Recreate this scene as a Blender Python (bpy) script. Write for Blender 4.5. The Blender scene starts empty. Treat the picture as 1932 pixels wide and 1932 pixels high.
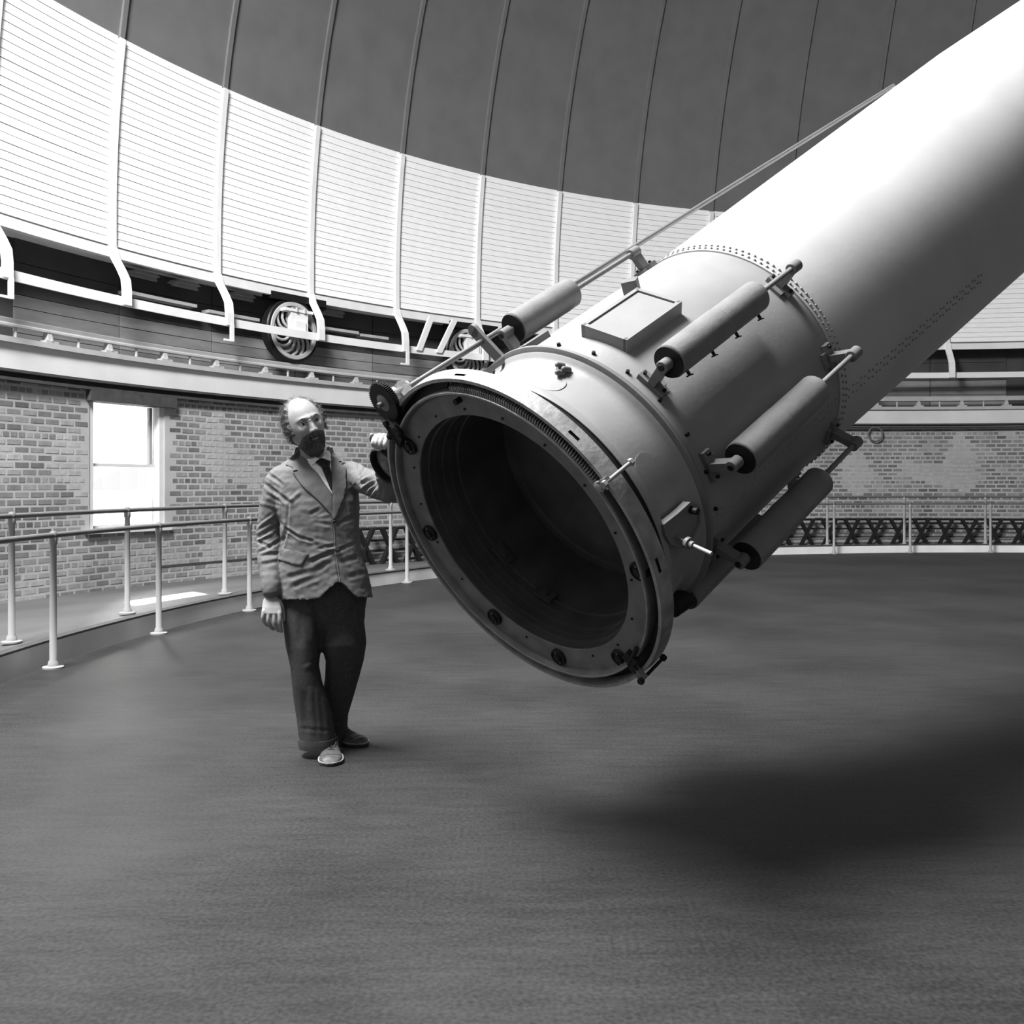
import bpy, bmesh, math, random
import numpy as np
from mathutils import Vector, Matrix, noise
from mathutils.bvhtree import BVHTree
from mathutils.geometry import delaunay_2d_cdt

random.seed(7)
S = bpy.context.scene
COL = S.collection
PI = math.pi

# ------------------------------------------------------------------ camera
CAMZ, FPX, HOR = 1.336, 1800.0, 915.0
cd = bpy.data.cameras.new('camera'); cam = bpy.data.objects.new('camera', cd); COL.objects.link(cam)
cam.location = (0, 0, CAMZ); cam.rotation_euler = (PI/2, 0, 0)
cd.sensor_width = 36; cd.lens = FPX/1932*36; cd.shift_y = (HOR-966)/1932
cd.clip_start = .05; cd.clip_end = 200
S.camera = cam

# ------------------------------------------------------------------ world and light
S.view_settings.view_transform = 'Standard'; S.view_settings.look = 'None'
S.view_settings.gamma = 1; S.view_settings.use_curve_mapping = False
S.view_settings.exposure = 0.0
w = bpy.data.worlds.new('sky'); S.world = w; w.use_nodes = True
wb = w.node_tree.nodes['Background']; wb.inputs[0].default_value = (1, 1, 1, 1); wb.inputs[1].default_value = 1.15

def light(name, kind, loc, target, energy, size=None, size_y=None, angle=None):
    l = bpy.data.lights.new(name, kind); o = bpy.data.objects.new(name, l); COL.objects.link(o)
    o.location = loc
    d = Vector(target)-Vector(loc)
    o.rotation_euler = d.to_track_quat('-Z', 'Z').to_euler()
    l.energy = energy
    if kind == 'AREA':
        l.shape = 'RECTANGLE'; l.size = size; l.size_y = size_y
    if angle is not None: l.angle = angle
    return o
# sun from behind on the left: reaches the gallery through the window only
light('sun', 'SUN', (-20, 40, 25), (-20+.49, 40-.87, 25-.36), 20.0, angle=math.radians(.6))
# daylight entering through the open dome slit, high on the left
light('dome_slit_daylight', 'AREA', (-4.5, 3.5, 11.2), (.8, 5.2, 1.0), 6600, 3.4, 5.5)

# daylight entering through the left window
light('window_daylight', 'AREA', (-6.2, 14.35, 2.25), (-2.2, 7.2, 0.0), 400, 1.2, 1.5)

# ------------------------------------------------------------------ helpers
def tag(o, label=None, cat=None, group=None, kind=None):
    if label: o['label'] = label
    if cat: o['category'] = cat
    if group: o['group'] = group
    if kind: o['kind'] = kind
    return o

def empty(name, mat=None, loc=(0, 0, 0)):
    o = bpy.data.objects.new(name, None); COL.objects.link(o)
    o.empty_display_size = .1
    o.matrix_world = mat if mat is not None else Matrix.Translation(loc)
    return o

def link(name, me, parent=None, kind=None, label=None):
    o = bpy.data.objects.new(name, me); COL.objects.link(o)
    if parent is not None: o.parent = parent
    if kind: o['kind'] = kind
    if label: o['label'] = label
    return o

def lin(v):
    v = v/255.
    return v/12.92 if v <= .04045 else ((v+.055)/1.055)**2.4

def mat(name, grey, rough=.6, metal=0., var=.0, scale=8., bump=0., bscale=60., stretch=(1, 1, 1), spec=.2, warm=0.):
    m = bpy.data.materials.new(name); m.use_nodes = True
    nt = m.node_tree; N = nt.nodes; L = nt.links; b = N['Principled BSDF']
    g = lin(grey)
    b.inputs['Base Color'].default_value = (g, g, g, 1)
    b.inputs['Roughness'].default_value = rough; b.inputs['Metallic'].default_value = metal
    b.inputs['Specular IOR Level'].default_value = spec
    if var or bump:
        tc = N.new('ShaderNodeTexCoord'); mp = N.new('ShaderNodeMapping'); mp.inputs['Scale'].default_value = stretch
        L.new(tc.outputs['Object'], mp.inputs[0])
    if var:
        n = N.new('ShaderNodeTexNoise'); n.inputs['Scale'].default_value = scale; n.inputs['Detail'].default_value = 6
        L.new(mp.outputs[0], n.inputs['Vector'])
        r = N.new('ShaderNodeMapRange'); r.inputs[1].default_value = .3; r.inputs[2].default_value = .7
        r.inputs[3].default_value = g*(1-var); r.inputs[4].default_value = g*(1+var)
        L.new(n.outputs['Fac'], r.inputs[0]); L.new(r.outputs[0], b.inputs['Base Color'])
    if bump:
        n2 = N.new('ShaderNodeTexNoise'); n2.inputs['Scale'].default_value = bscale; n2.inputs['Detail'].default_value = 4
        L.new(mp.outputs[0], n2.inputs['Vector'])
        bm_ = N.new('ShaderNodeBump'); bm_.inputs['Strength'].default_value = bump; bm_.inputs['Distance'].default_value = .01
        L.new(n2.outputs['Fac'], bm_.inputs['Height']); L.new(bm_.outputs[0], b.inputs['Normal'])
    return m

M = {}
M['tube'] = mat('tube_paint', 162, .42, 0, .06, 3, .05, 40)
M['drum'] = mat('drum_paint', 124, .40, 0, .08, 5, .06, 60)
M['cast'] = mat('cast_iron_paint', 104, .45, 0, .12, 9, .10, 50)
M['rim'] = mat('worn_rim_steel', 124, .42, .0, .32, 18, .2, 60, spec=.75)
M['face'] = mat('face_plate_iron', 96, .45, .1, .26, 12, .15, 50, spec=.45)
M['dark'] = mat('dark_iron_and_shade', 30, .55, .2, .2, 20, .1, 60)  # dark iron; also carries the shade of the groove and weight ends
M['black'] = mat('black_and_gap_shade', 22, .5, 0, .2, 6)  # black parts, and the shade inside slots and gaps put into colour
M['inner'] = mat('inner_lining', 64, .4, 0, .25, 7)
M['weight'] = mat('weight_paint', 112, .40, 0, .10, 14, .14, 70)
M['steel'] = mat('bright_steel', 150, .42, .5, .05, 10)
M['rod'] = mat('drawn_steel_rod', 120, .35, .5, .08, 10)
M['rivet'] = mat('rivet_head', 120, .45)
M['floor'] = None
M['fascia'] = mat('fascia_paint', 225, .6, 0, .10, 2)
M['white'] = mat('white_paint', 235, .7, 0, .05, 3)
M['whiteboard'] = mat('whitewashed_board', 250, .75, 0, .05, 5, stretch=(1, 1, 6))
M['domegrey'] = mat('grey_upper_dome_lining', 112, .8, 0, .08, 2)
M['steelwhite'] = mat('white_painted_steel', 232, .55, 0, .06, 3)
M['plate'] = mat('girder_plate_paint', 210, .65, 0, .07, 1.5)
M['rail'] = mat('rail_steel_light', 175, .45, 0, .08, 4)
M['trimdark'] = mat('dark_trim', 70, .6, 0, .2, 8)
M['panel'] = mat('grey_boarding', 140, .75, 0, .12, 3, stretch=(1, 1, 5))
M['panelshade'] = mat('shade_dark_board', 70, .8, 0, .15, 2)  # shade of the recess under the dome skirt, put into the board colour
M['post'] = mat('railing_post_paint', 150, .5, 0, .05, 6)
M['railpipe'] = mat('railing_pipe', 100, .45, 0, .1, 6)
M['mortar'] = mat('mortar', 168, .85, 0, .16, 1.3, .2, 60)
M['brick'] = [mat('brick_face_%s' % n_, g_, .85, 0, .16, 9, .25, 90) for n_, g_ in
              (('pale', 150), ('light', 138), ('middle', 124), ('dull', 110), ('dark', 94), ('limewashed', 165))]
M['window'] = mat('window_frame_paint', 205, .5, 0, .05, 5)
M['sash'] = mat('window_sash_dark', 150, .5)
M['pipe'] = mat('black_heating_iron', 40, .5, .2, .1, 9)
M['pipelt'] = mat('grey_heating_pipe', 110, .5, 0, .15, 9)
M['tread'] = mat('wheel_tread', 40, .4, .4, .1, 9)
M['skin'] = mat('skin', 138, .5, 0, .07, 40, .10, 160)
M['hair'] = mat('grey_hair', 88, .6, 0, .5, 60, .5, 120)
M['beard'] = mat('dark_beard', 66, .7, 0, .5, 60, .6, 120)
M['stubble'] = mat('jaw_beard', 84, .7, 0, .4, 60, .5, 120)
M['cloth'] = mat('jacket_wool', 99, .9, 0, .14, 220, .25, 500, spec=.15)
M['trouser'] = mat('trouser_wool', 62, .9, 0, .16, 60, .2, 400, spec=.15)
M['shirt'] = mat('shirt_cotton', 235, .8, 0, .05, 60)
M['tie'] = mat('dark_silk_tie', 36, .5, 0, .5, 90)
M['shoe'] = mat('shoe_leather', 76, .42, 0, .22, 40, .15, 120)
M['sole'] = mat('shoe_sole', 60, .6)
M['welt'] = mat('shoe_welt', 140, .6)
M['eyew'] = mat('eye_white', 175, .25)
M['iris'] = mat('eye_iris', 25, .2)

def glass_mat():
    m = bpy.data.materials.new('window_glass'); m.use_nodes = True
    N = m.node_tree.nodes; L = m.node_tree.links; out = N['Material Output']; N.remove(N['Principled BSDF'])
    t = N.new('ShaderNodeBsdfTransparent'); g = N.new('ShaderNodeBsdfGlossy'); g.inputs['Roughness'].default_value = .05
    fr = N.new('ShaderNodeFresnel'); fr.inputs[0].default_value = 1.45; mx = N.new('ShaderNodeMixShader')
    L.new(fr.outputs[0], mx.inputs[0]); L.new(t.outputs[0], mx.inputs[1]); L.new(g.outputs[0], mx.inputs[2]); L.new(mx.outputs[0], out.inputs[0])
    return m
M['glass'] = glass_mat()

def blind_mat():
    m = bpy.data.materials.new('white_blind'); m.use_nodes = True
    N = m.node_tree.nodes; L = m.node_tree.links; out = N['Material Output']; N.remove(N['Principled BSDF'])
    t = N.new('ShaderNodeBsdfTranslucent'); d = N.new('ShaderNodeBsdfDiffuse'); mx = N.new('ShaderNodeMixShader')
    t.inputs[0].default_value = (.9, .9, .9, 1); d.inputs[0].default_value = (.85, .85, .85, 1); mx.inputs[0].default_value = .6
    L.new(d.outputs[0], mx.inputs[1]); L.new(t.outputs[0], mx.inputs[2]); L.new(mx.outputs[0], out.inputs[0])
    return m
M['added_blind'] = blind_mat()

def floor_mat(nm, g0, g1):
    m = bpy.data.materials.new(nm); m.use_nodes = True
    N = m.node_tree.nodes; L = m.node_tree.links; b = N['Principled BSDF']
    tc = N.new('ShaderNodeTexCoord')
    mp = N.new('ShaderNodeMapping'); mp.inputs['Scale'].default_value = (1.6, 9, 1); mp.inputs['Rotation'].default_value = (0, 0, -.5)
    L.new(tc.outputs['Object'], mp.inputs[0])
    n = N.new('ShaderNodeTexNoise'); n.inputs['Scale'].default_value = 2.2; n.inputs['Detail'].default_value = 8; L.new(mp.outputs[0], n.inputs['Vector'])
    n2 = N.new('ShaderNodeTexNoise'); n2.inputs['Scale'].default_value = .7; n2.inputs['Detail'].default_value = 5; L.new(tc.outputs['Object'], n2.inputs['Vector'])
    n3 = N.new('ShaderNodeTexNoise'); n3.inputs['Scale'].default_value = 70; n3.inputs['Detail'].default_value = 3; L.new(tc.outputs['Object'], n3.inputs['Vector'])
    a = N.new('ShaderNodeMath'); a.operation = 'MULTIPLY_ADD'; a.inputs[1].default_value = .45; L.new(n.outputs['Fac'], a.inputs[0]); L.new(n2.outputs['Fac'], a.inputs[2])
    a2 = N.new('ShaderNodeMath'); a2.operation = 'MULTIPLY_ADD'; a2.inputs[1].default_value = .9; L.new(n3.outputs['Fac'], a2.inputs[0]); L.new(a.outputs[0], a2.inputs[2])
    r = N.new('ShaderNodeMapRange'); r.inputs[1].default_value = .95; r.inputs[2].default_value = 1.42; r.inputs[3].default_value = lin(g0); r.inputs[4].default_value = lin(g1)
    L.new(a2.outputs[0], r.inputs[0]); L.new(r.outputs[0], b.inputs['Base Color'])
    b.inputs['Roughness'].default_value = .55; b.inputs['Specular IOR Level'].default_value = .2
    bp = N.new('ShaderNodeBump'); bp.inputs['Strength'].default_value = .12; bp.inputs['Distance'].default_value = .004
    L.new(n.outputs['Fac'], bp.inputs['Height']); L.new(bp.outputs[0], b.inputs['Normal'])
    return m
M['floor'] = floor_mat('linoleum_floor', 30, 54); M['gallery'] = floor_mat('gallery_floor', 80, 96)

class MB:
    """collects simple shapes; build() links them as ONE mesh object"""
    def __init__(s): s.v = []; s.f = []; s.mi = []
    def add(s, vs, fs, mi=0):
        o = len(s.v); s.v += [tuple(x) for x in vs]; s.f += [tuple(i+o for i in q) for q in fs]; s.mi += [mi]*len(fs); return s
    def box(s, c, size, R=None, mi=0, taper=1.):
        hx, hy, hz = [q/2 for q in size]; R = R or Matrix.Identity(3); c = Vector(c)
        vs = [c+R@Vector((x*hx*(taper if z > 0 else 1), y*hy*(taper if z > 0 else 1), z*hz)) for z in (-1, 1) for y in (-1, 1) for x in (-1, 1)]
        return s.add(vs, [(0, 2, 3, 1), (4, 5, 7, 6), (0, 1, 5, 4), (2, 6, 7, 3), (0, 4, 6, 2), (1, 3, 7, 5)], mi)
    def ring(s, c, ax, r, n, ref=None):
        ax = Vector(ax).normalized(); ref = Vector(ref) if ref else (Vector((0, 0, 1)) if abs(ax.z) < .9 else Vector((1, 0, 0)))
        u = ax.cross(ref).normalized(); v = ax.cross(u)
        return [Vector(c)+u*r*math.cos(2*PI*i/n)+v*r*math.sin(2*PI*i/n) for i in range(n)]
    def cyl(s, p0, p1, r0, r1=None, n=16, mi=0, bevel=0):
        r1 = r0 if r1 is None else r1; p0 = Vector(p0); p1 = Vector(p1); ax = (p1-p0)
        L = ax.length; d = ax.normalized()
        if bevel:
            st = [(0, r0-bevel), (bevel, r0), (L-bevel, r1), (L, r1-bevel)]
        else: st = [(0, r0), (L, r1)]
        return s.rev(p0, d, st, n, mi)
    def rev(s, p0, d, st, n=16, mi=0, cap=True):
        p0 = Vector(p0); d = Vector(d); vs = []
        for t, r in st: vs += s.ring(p0+d*t, d, max(r, 1e-5), n)
        fs = []
        for k in range(len(st)-1):
            for i in range(n):
                j = (i+1) % n; fs.append((k*n+i, (k+1)*n+i, (k+1)*n+j, k*n+j))
        if cap:
            fs.append(tuple(range(n))); fs.append(tuple((len(st)-1)*n+i for i in reversed(range(n))))
        return s.add(vs, fs, mi)
    def tube(s, pts, r, n=10, mi=0, cap=True):
        pts = [Vector(p) for p in pts]; rs = r if isinstance(r, (list, tuple)) else [r]*len(pts)
        vs = []; ref = None
        for i, p in enumerate(pts):
            t = (pts[min(i+1, len(pts)-1)]-pts[max(i-1, 0)]).normalized()
            if ref is None: ref = Vector((0, 0, 1)) if abs(t.z) < .9 else Vector((1, 0, 0))
            u = t.cross(ref).normalized(); ref = u.cross(t)
            vs += [p+(u*math.cos(2*PI*k/n)+ref*math.sin(2*PI*k/n))*rs[i] for k in range(n)]
        fs = [(k*n+i, k*n+(i+1) % n, (k+1)*n+(i+1) % n, (k+1)*n+i) for k in range(len(pts)-1) for i in range(n)]
        if cap: fs += [tuple(reversed(range(n))), tuple((len(pts)-1)*n+i for i in range(n))]
        return s.add(vs, fs, mi)
    def loft(s, rings, mi=0, cap=True):
        n = len(rings[0]); vs = [p for r in rings for p in r]
        fs = [(k*n+i, k*n+(i+1) % n, (k+1)*n+(i+1) % n, (k+1)*n+i) for k in range(len(rings)-1) for i in range(n)]
        if cap: fs += [tuple(reversed(range(n))), tuple((len(rings)-1)*n+i for i in range(n))]
        return s.add(vs, fs, mi)
    def ball(s, c, r, n=12, mi=0, R=None):
        r = r if isinstance(r, (tuple, list)) else (r, r, r); c = Vector(c); R = R or Matrix.Identity(3); vs = []; m_ = n//2+1
        for k in range(1, m_):
            th = PI*k/m_
            for i in range(n):
                a = 2*PI*i/n; vs.append(c+R@Vector((r[0]*math.sin(th)*math.cos(a), r[1]*math.sin(th)*math.sin(a), r[2]*math.cos(th))))
        t = len(vs); vs += [c+R@Vector((0, 0, r[2])), c-R@Vector((0, 0, r[2]))]
        fs = [(k*n+i, (k+1)*n+i, (k+1)*n+(i+1) % n, k*n+(i+1) % n) for k in range(m_-2) for i in range(n)]
        fs += [(t, i, (i+1) % n) for i in range(n)]+[(t+1, (m_-2)*n+(i+1) % n, (m_-2)*n+i) for i in range(n)]
        return s.add(vs, fs, mi)
    def mesh(s, name, mats, smooth=False, recalc=True, angle=40):
        me = bpy.data.meshes.new(name); me.from_pydata(s.v, [], s.f)
        for m in (mats if isinstance(mats, (list, tuple)) else [mats]): me.materials.append(m)
        if any(s.mi): me.polygons.foreach_set('material_index', s.mi)
        if recalc:
            b = bmesh.new(); b.from_mesh(me); bmesh.ops.recalc_face_normals(b, faces=b.faces); b.to_mesh(me); b.free()
        if smooth:
            me.polygons.foreach_set('use_smooth', [True]*len(me.polygons))
            me.set_sharp_from_angle(angle=math.radians(angle))
        me.update(); return me
    def build(s, name, mats, parent=None, smooth=True, kind=None, label=None, angle=40):
        return link(name, s.mesh(name, mats, smooth, angle=angle), parent, kind, label)

# =================================================================== THE ROOM
CX, CY = 9.08, 6.39          # centre of the round floor
def P(R, deg, z):
    a = math.radians(deg); return Vector((CX+R*math.cos(a), CY+R*math.sin(a), z))
RK, RG, RW = 12.51, 12.66, 16.5

def band(mb, prof, a0, a1, step=1.5, closed=False, mi=0):
    """sweeps a profile [(R,z)..] round the room from angle a0 to a1"""
    n = max(1, int(round(abs(a1-a0)/step))); k = len(prof); full = abs(abs(a1-a0)-360) < 1e-6
    cnt = n if full else n+1
    vs = [P(R, a0+(a1-a0)*i/n, z) for i in range(cnt) for R, z in prof]
    fs = []
    for i in range(n):
        j = (i+1) % cnt
        for q in range(k if closed else k-1):
            r = (q+1) % k; fs.append((i*k+q, i*k+r, j*k+r, j*k+q))
    if closed and not full:
        fs.append(tuple(range(k))); fs.append(tuple((cnt-1)*k+q for q in reversed(range(k))))
    return mb.add(vs, fs, mi)

# moving floor disc
m = MB(); n = 180
vs = [P(RK, 360*i/n, 0) for i in range(n)]+[P(RK, 360*i/n, -.35) for i in range(n)]
m.add(vs, [tuple(range(n)), tuple(n+i for i in reversed(range(n)))]+[(i, n+i, n+(i+1) % n, (i+1) % n) for i in range(n)])
fl = m.build('floor', M['floor'], kind='structure', smooth=False)
# gallery: fascia and its floor, falling slightly to the wall
m = MB(); band(m, [(RG, -.35), (RG, .15), (RG+.05, .15), (RG+.05, -.35)], 0, 360, closed=True)
m.build('trim_1', M['fascia'], kind='structure', smooth=False)
m = MB(); band(m, [(RG-.004, .132), (RG-.012, .152), (RG+.06, .158), (RG+.06, .140)], 0, 360, closed=True)
m.build('trim_2', M['trimdark'], kind='structure', smooth=False)
m = MB(); band(m, [(RG+.05, .14), (RW+.25, -.18)], 0, 360)
g_ = m.build('floor_gallery', M['gallery'], kind='structure', smooth=False)

# ---- brick wall with window openings
ZB, ZT = -.20, 2.72
WIN = [(150.5, 155.2), (172, 176.2), (193, 197)]
WZ0, WZ1 = .70, 2.53
m = MB(); WALLT = .42
edges = sorted(WIN, key=lambda t: t[0])
a = edges[0][0]
segs = []
for i, (w0, w1) in enumerate(edges):
    nxt = edges[(i+1) % len(edges)][0]+(360 if i == len(edges)-1 else 0)
    segs.append((w1, nxt))
for s0, s1 in segs: band(m, [(RW, ZB), (RW, ZT), (RW+WALLT, ZT), (RW+WALLT, ZB)], s0, s1, closed=True)
for w0, w1 in edges:
    band(m, [(RW, ZB), (RW, WZ0), (RW+WALLT, WZ0), (RW+WALLT, ZB)], w0, w1, step=1, closed=True)
    band(m, [(RW, WZ1), (RW, ZT), (RW+WALLT, ZT), (RW+WALLT, WZ1)], w0, w1, step=1, closed=True)
wall = m.build('wall_back', M['mortar'], kind='structure', smooth=False)

# bricks: courses laid on the wall face, those nearest the lens as objects
bl, bh, pitch, course = .205, .060, .240, .097
brick_me = [MB().box((0, 0, 0), (.012, bl, bh), mi=0).mesh('brick', mm) for mm in M['brick']]
brick_half = [MB().box((0, 0, 0), (.012, bl*.46, bh), mi=0).mesh('brick_header', mm) for mm in M['brick']]
def inwin(a, z):
    for w0, w1 in WIN:
        if w0-.42 < a < w1+.42 and WZ0-.02 < z < WZ1+.05: return True
    return False
allb = []; dpitch = math.degrees(pitch/RW)
A0, A1 = 77.0, 164.0
ncol = int((A1-A0)/dpitch)
rr = random.Random(3)
for r in range(30):
    z = ZB+.05+r*course
    if z > ZT-.03: break
    header = (r % 6 == 4)
    step_ = dpitch*(.5 if header else 1)
    k = 0; a = A1-(.5*step_ if r % 2 else 0)
    while a > A0:
        a -= step_
        if inwin(a, z): continue
        t = noise.noise(Vector((a*.5, z*1.6, 3)))*.5+.5+rr.uniform(-.28, .28)
        t += (.22 if z < .35 else 0)*-1
        lime = noise.noise(Vector((a*.35+9, z*.9, 7)))
        ti = 5 if lime > .33 else int(min(4, max(0, (t)*5)))
        allb.append((a, z, header, ti, rr.uniform(-.002, .002)))
def pxx(a, z=1.3):
    p = P(RW, a, z); return 966+FPX*p.x/p.y if p.y > 0 else -1e9
infr = [b for b in allb if 237 < pxx(b[0]) < 760]
infr.sort(key=lambda b: P(RW, b[0], 0).y)
near = set(id(b) for b in infr[:298])
rest = MB(); 
for b in allb:
    a, z, hd, ti, dr = b; p = P(RW+.001+dr, a, z); R3 = Matrix.Rotation(math.radians(a), 3, 'Z')
    if id(b) in near:
        o = link('brick', (brick_half if hd else brick_me)[ti], wall); o.location = p; o.rotation_euler = (0, rr.uniform(-.03, .03), math.radians(a))
    else:
        rest.box(p, (.012, bl*(.46 if hd else 1), bh), R3, ti)
rest.build('brickwork', M['brick'], wall, smooth=False, kind='stuff')

# plinth line low on the wall, dark trim, girder plate, flange, track rail
m = MB(); band(m, [(RW-.012, .115), (RW-.012, .085), (RW+.1, .085), (RW+.1, .115)], 77, 151, closed=True); m.build('baseboard_back', M['trimdark'], kind='structure', smooth=False)
m = MB(); band(m, [(RW-.10, 2.66), (RW-.10, 2.70), (RW-.03, 2.72), (RW-.03, 2.755), (RW-.13, 2.765), (RW-.13, 2.80), (RW+.42, 2.80), (RW+.42, 2.66)], 0, 360, closed=True); m.build('trim_3', M['trimdark'], kind='structure', smooth=False)
m = MB(); band(m, [(RW-.10, 2.79), (RW-.10, 3.16), (RW+.42, 3.16), (RW+.42, 2.79)], 0, 360, closed=True)
girder = m.build('trim_4', M['plate'], kind='structure', smooth=False)
m = MB(); band(m, [(RW-.16, 3.13), (RW-.16, 3.20), (RW+.42, 3.20), (RW+.42, 3.13)], 0, 360, closed=True); m.build('trim_5', M['rail'], kind='structure', smooth=False)

track = tag(empty('track_rail', loc=P(RW, 140, 3.2)), 'curved pale steel rail running round above the girder under the dome wheels', 'rail')
inv = track.matrix_world.inverted()
def local(o, mb):
    mi_ = o.matrix_world.inverted() if o is not None else Matrix.Identity(4)
    mb.v = [tuple(mi_@Vector(v)) for v in mb.v]; return mb
m = MB(); band(m, [(RW-.12, 3.34), (RW-.12, 3.365), (RW-.09, 3.385), (RW-.10, 3.43), (RW-.10, 3.445), (RW-.02, 3.445), (RW-.02, 3.43), (RW-.03, 3.385), (RW, 3.365), (RW, 3.34)], 60, 200, closed=True)
local(track, m).build('rail_head', M['rail'], track, smooth=False)
chair_me = None
for i in range(30):
    a = 150.8-i*3.5+ (3.5*6)
    R3 = Matrix.Rotation(math.radians(a), 3, 'Z')
    m = MB(); m.box(P(RW-.07, a, 3.27), (.14, .10, .15), R3, taper=.55); m.box(P(RW-.10, a, 3.215), (.12, .20, .035), R3); m.cyl(P(RW-.165, a, 3.235), P(RW-.13, a, 3.235), .014, n=8)
    local(track, m).build('rail_chair', M['rail'], track, smooth=False)
m = MB()
for i in range(30):
    a = 150.8-1.75-i*3.5+21; m.cyl(P(RW-.07, a, 3.19), P(RW-.07, a, 3.35), .02, n=8)
local(track, m).build('rail_bolt', M['rail'], track, kind='stuff')

# grey boarding behind the rail, upper boards coloured dark for the skirt's shade
m = MB(); band(m, [(RW+.42, 3.1), (RW+.42, 4.75), (RW+.62, 4.75), (RW+.62, 3.1)], 0, 360, closed=True)
bwall = m.build('wall_upper', M['panelshade'], kind='structure', smooth=False)
rp = random.Random(5)
pv = [mat('grey_board_%s' % t_, g_, .75, 0, .12, 3, stretch=(1, 1, 5)) for t_, g_ in (('a', 138), ('b', 126), ('c', 116))]
for k in range(13):
    a0_ = 158.2-k*6.0
    for z0, z1 in ((3.20, 3.36), (3.37, 3.53), (3.54, 3.70), (3.71, 3.87), (3.88, 4.30), (4.31, 4.70)):
        m = MB(); dr = rp.uniform(0, .008)
        band(m, [(RW+.395-dr, z0), (RW+.395-dr, z1), (RW+.43, z1), (RW+.43, z0)], a0_, a0_-5.93, step=2, closed=True)
        m.build('board', rp.choice(pv) if z0 < 3.8 else M['panelshade'], bwall, smooth=False)

# ---- the dome
ZD = 4.60; RD = 16.42; SLIT = (168, 186)
dome = MB()
prof = [(RD, ZD), (RD, 5.2)]+[(RD*math.cos(t), 5.2+RD*math.sin(t)*.98) for t in np.linspace(.03, PI/2-.04, 26)]
def in_slit(i, n, q): 
    a = 360*i/n; return SLIT[0] <= a < SLIT[1] and 6 <= q <= 24
n = 180; k = len(prof)
vs = [P(R, 360*i/n, z) for i in range(n) for R, z in prof]+[Vector((CX, CY, prof[-1][1]+.05))]
fs = [(i*k+q, i*k+q+1, ((i+1) % n)*k+q+1, ((i+1) % n)*k+q) for i in range(n) for q in range(k-1) if not in_slit(i, n, q)]
fs += [(i*k+k-1, n*k, ((i+1) % n)*k+k-1) for i in range(n)]
dome.add(vs, fs)
ceiling = dome.build('ceiling', M['domegrey'], kind='structure', smooth=True)
# horizontal boards (thin, lapped) between the ribs, as far as they can be told apart
RIBS = [147.3+6.87*i for i in range(-11, 3)]
def dome_R(z): return RD if z < 5.2 else math.sqrt(max(0, 1-((z-5.2)/(RD*.98))**2))*RD
m = MB(); zb = 4.74
while zb < 7.62:
    for i, a in enumerate(RIBS[:-1]):
        b = RIBS[i+1]; dr = random.uniform(0, .003); z1 = zb+.106
        band(m, [(dome_R(zb)-.020-dr, zb), (dome_R(z1)-.013-dr, z1), (dome_R(z1)-.002, z1), (dome_R(zb)-.002, zb)], a+.18, b-.18, step=1.8, closed=True)
    zb += .112
m.build('boarding', M['whiteboard'], ceiling, smooth=False, kind='stuff')
for i, a in enumerate(RIBS):
    pts = [(dome_R(z)-.07, z) for z in np.linspace(4.62, 7.62, 9)]
    m = MB()
    for q in range(len(pts)-1):
        (r0, z0), (r1, z1) = pts[q], pts[q+1]
        band(m, [(r0, z0), (r1, z1), (r1+.07, z1), (r0+.07, z0)], a-.16, a+.16, step=.4, closed=True)
    m.build('rib', M['steelwhite'], ceiling, smooth=False)
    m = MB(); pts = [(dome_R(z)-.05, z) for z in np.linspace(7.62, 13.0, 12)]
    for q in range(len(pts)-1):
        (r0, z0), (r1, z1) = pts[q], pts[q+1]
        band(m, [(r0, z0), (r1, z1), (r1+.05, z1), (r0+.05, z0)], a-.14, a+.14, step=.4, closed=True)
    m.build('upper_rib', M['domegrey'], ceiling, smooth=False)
# skirt plate and brace ring, knee posts
m = MB(); band(m, [(RD-.055, 4.56), (RD-.055, 4.70), (RD+.62, 4.70), (RD+.62, 4.62), (RD+.02, 4.62), (RD+.02, 4.56)], 0, 360, closed=True)
m.build('skirt_plate', M['steelwhite'], ceiling, smooth=False)
m = MB(); band(m, [(16.17, 3.86), (16.17, 3.99), (16.20, 3.99), (16.20, 3.86)], 60, 200, closed=True)
m.build('brace_ring', M['steelwhite'], ceiling, smooth=False)
for i, a in enumerate(RIBS):
    R3 = Matrix.Rotation(math.radians(a), 3, 'Z')
    path = [(16.39, 4.72), (16.33, 4.55), (16.20, 4.36), (16.12, 4.22), (16.10, 4.05), (16.10, 3.86)]
    m = MB(); rings = []
    for q, (r_, z_) in enumerate(path):
        wd = .065
        da = math.degrees(wd/r_)
        rings.append([P(r_-.03, a-da, z_), P(r_-.03, a+da, z_), P(r_+.03, a+da, z_), P(r_+.03, a-da, z_)])
    m.loft(rings); m.build('knee_post', M['steelwhite'], ceiling, smooth=False)
    if i % 2 == 1:
        m = MB(); m.box(P(16.08, a-.12, 3.74), (.03, .07, .26), R3); m.box(P(16.08, a+.15, 3.62), (.03, .16, .03), R3)
        m.build('hanger_strap', M['steelwhite'], ceiling, smooth=False)
for a, b in ((131.2, 132.3), (129.2, 130.6)):
    m = MB(); rings = []
    for t in (0, 1):
        a_ = a+(b-a)*t; z_ = 4.62-(4.62-3.92)*t; rings.append([P(16.13, a_-.22, z_), P(16.13, a_+.22, z_), P(16.18, a_+.22, z_), P(16.18, a_-.22, z_)])
    m.loft(rings); m.build('diagonal_brace', M['steelwhite'], ceiling, smooth=False)
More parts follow.
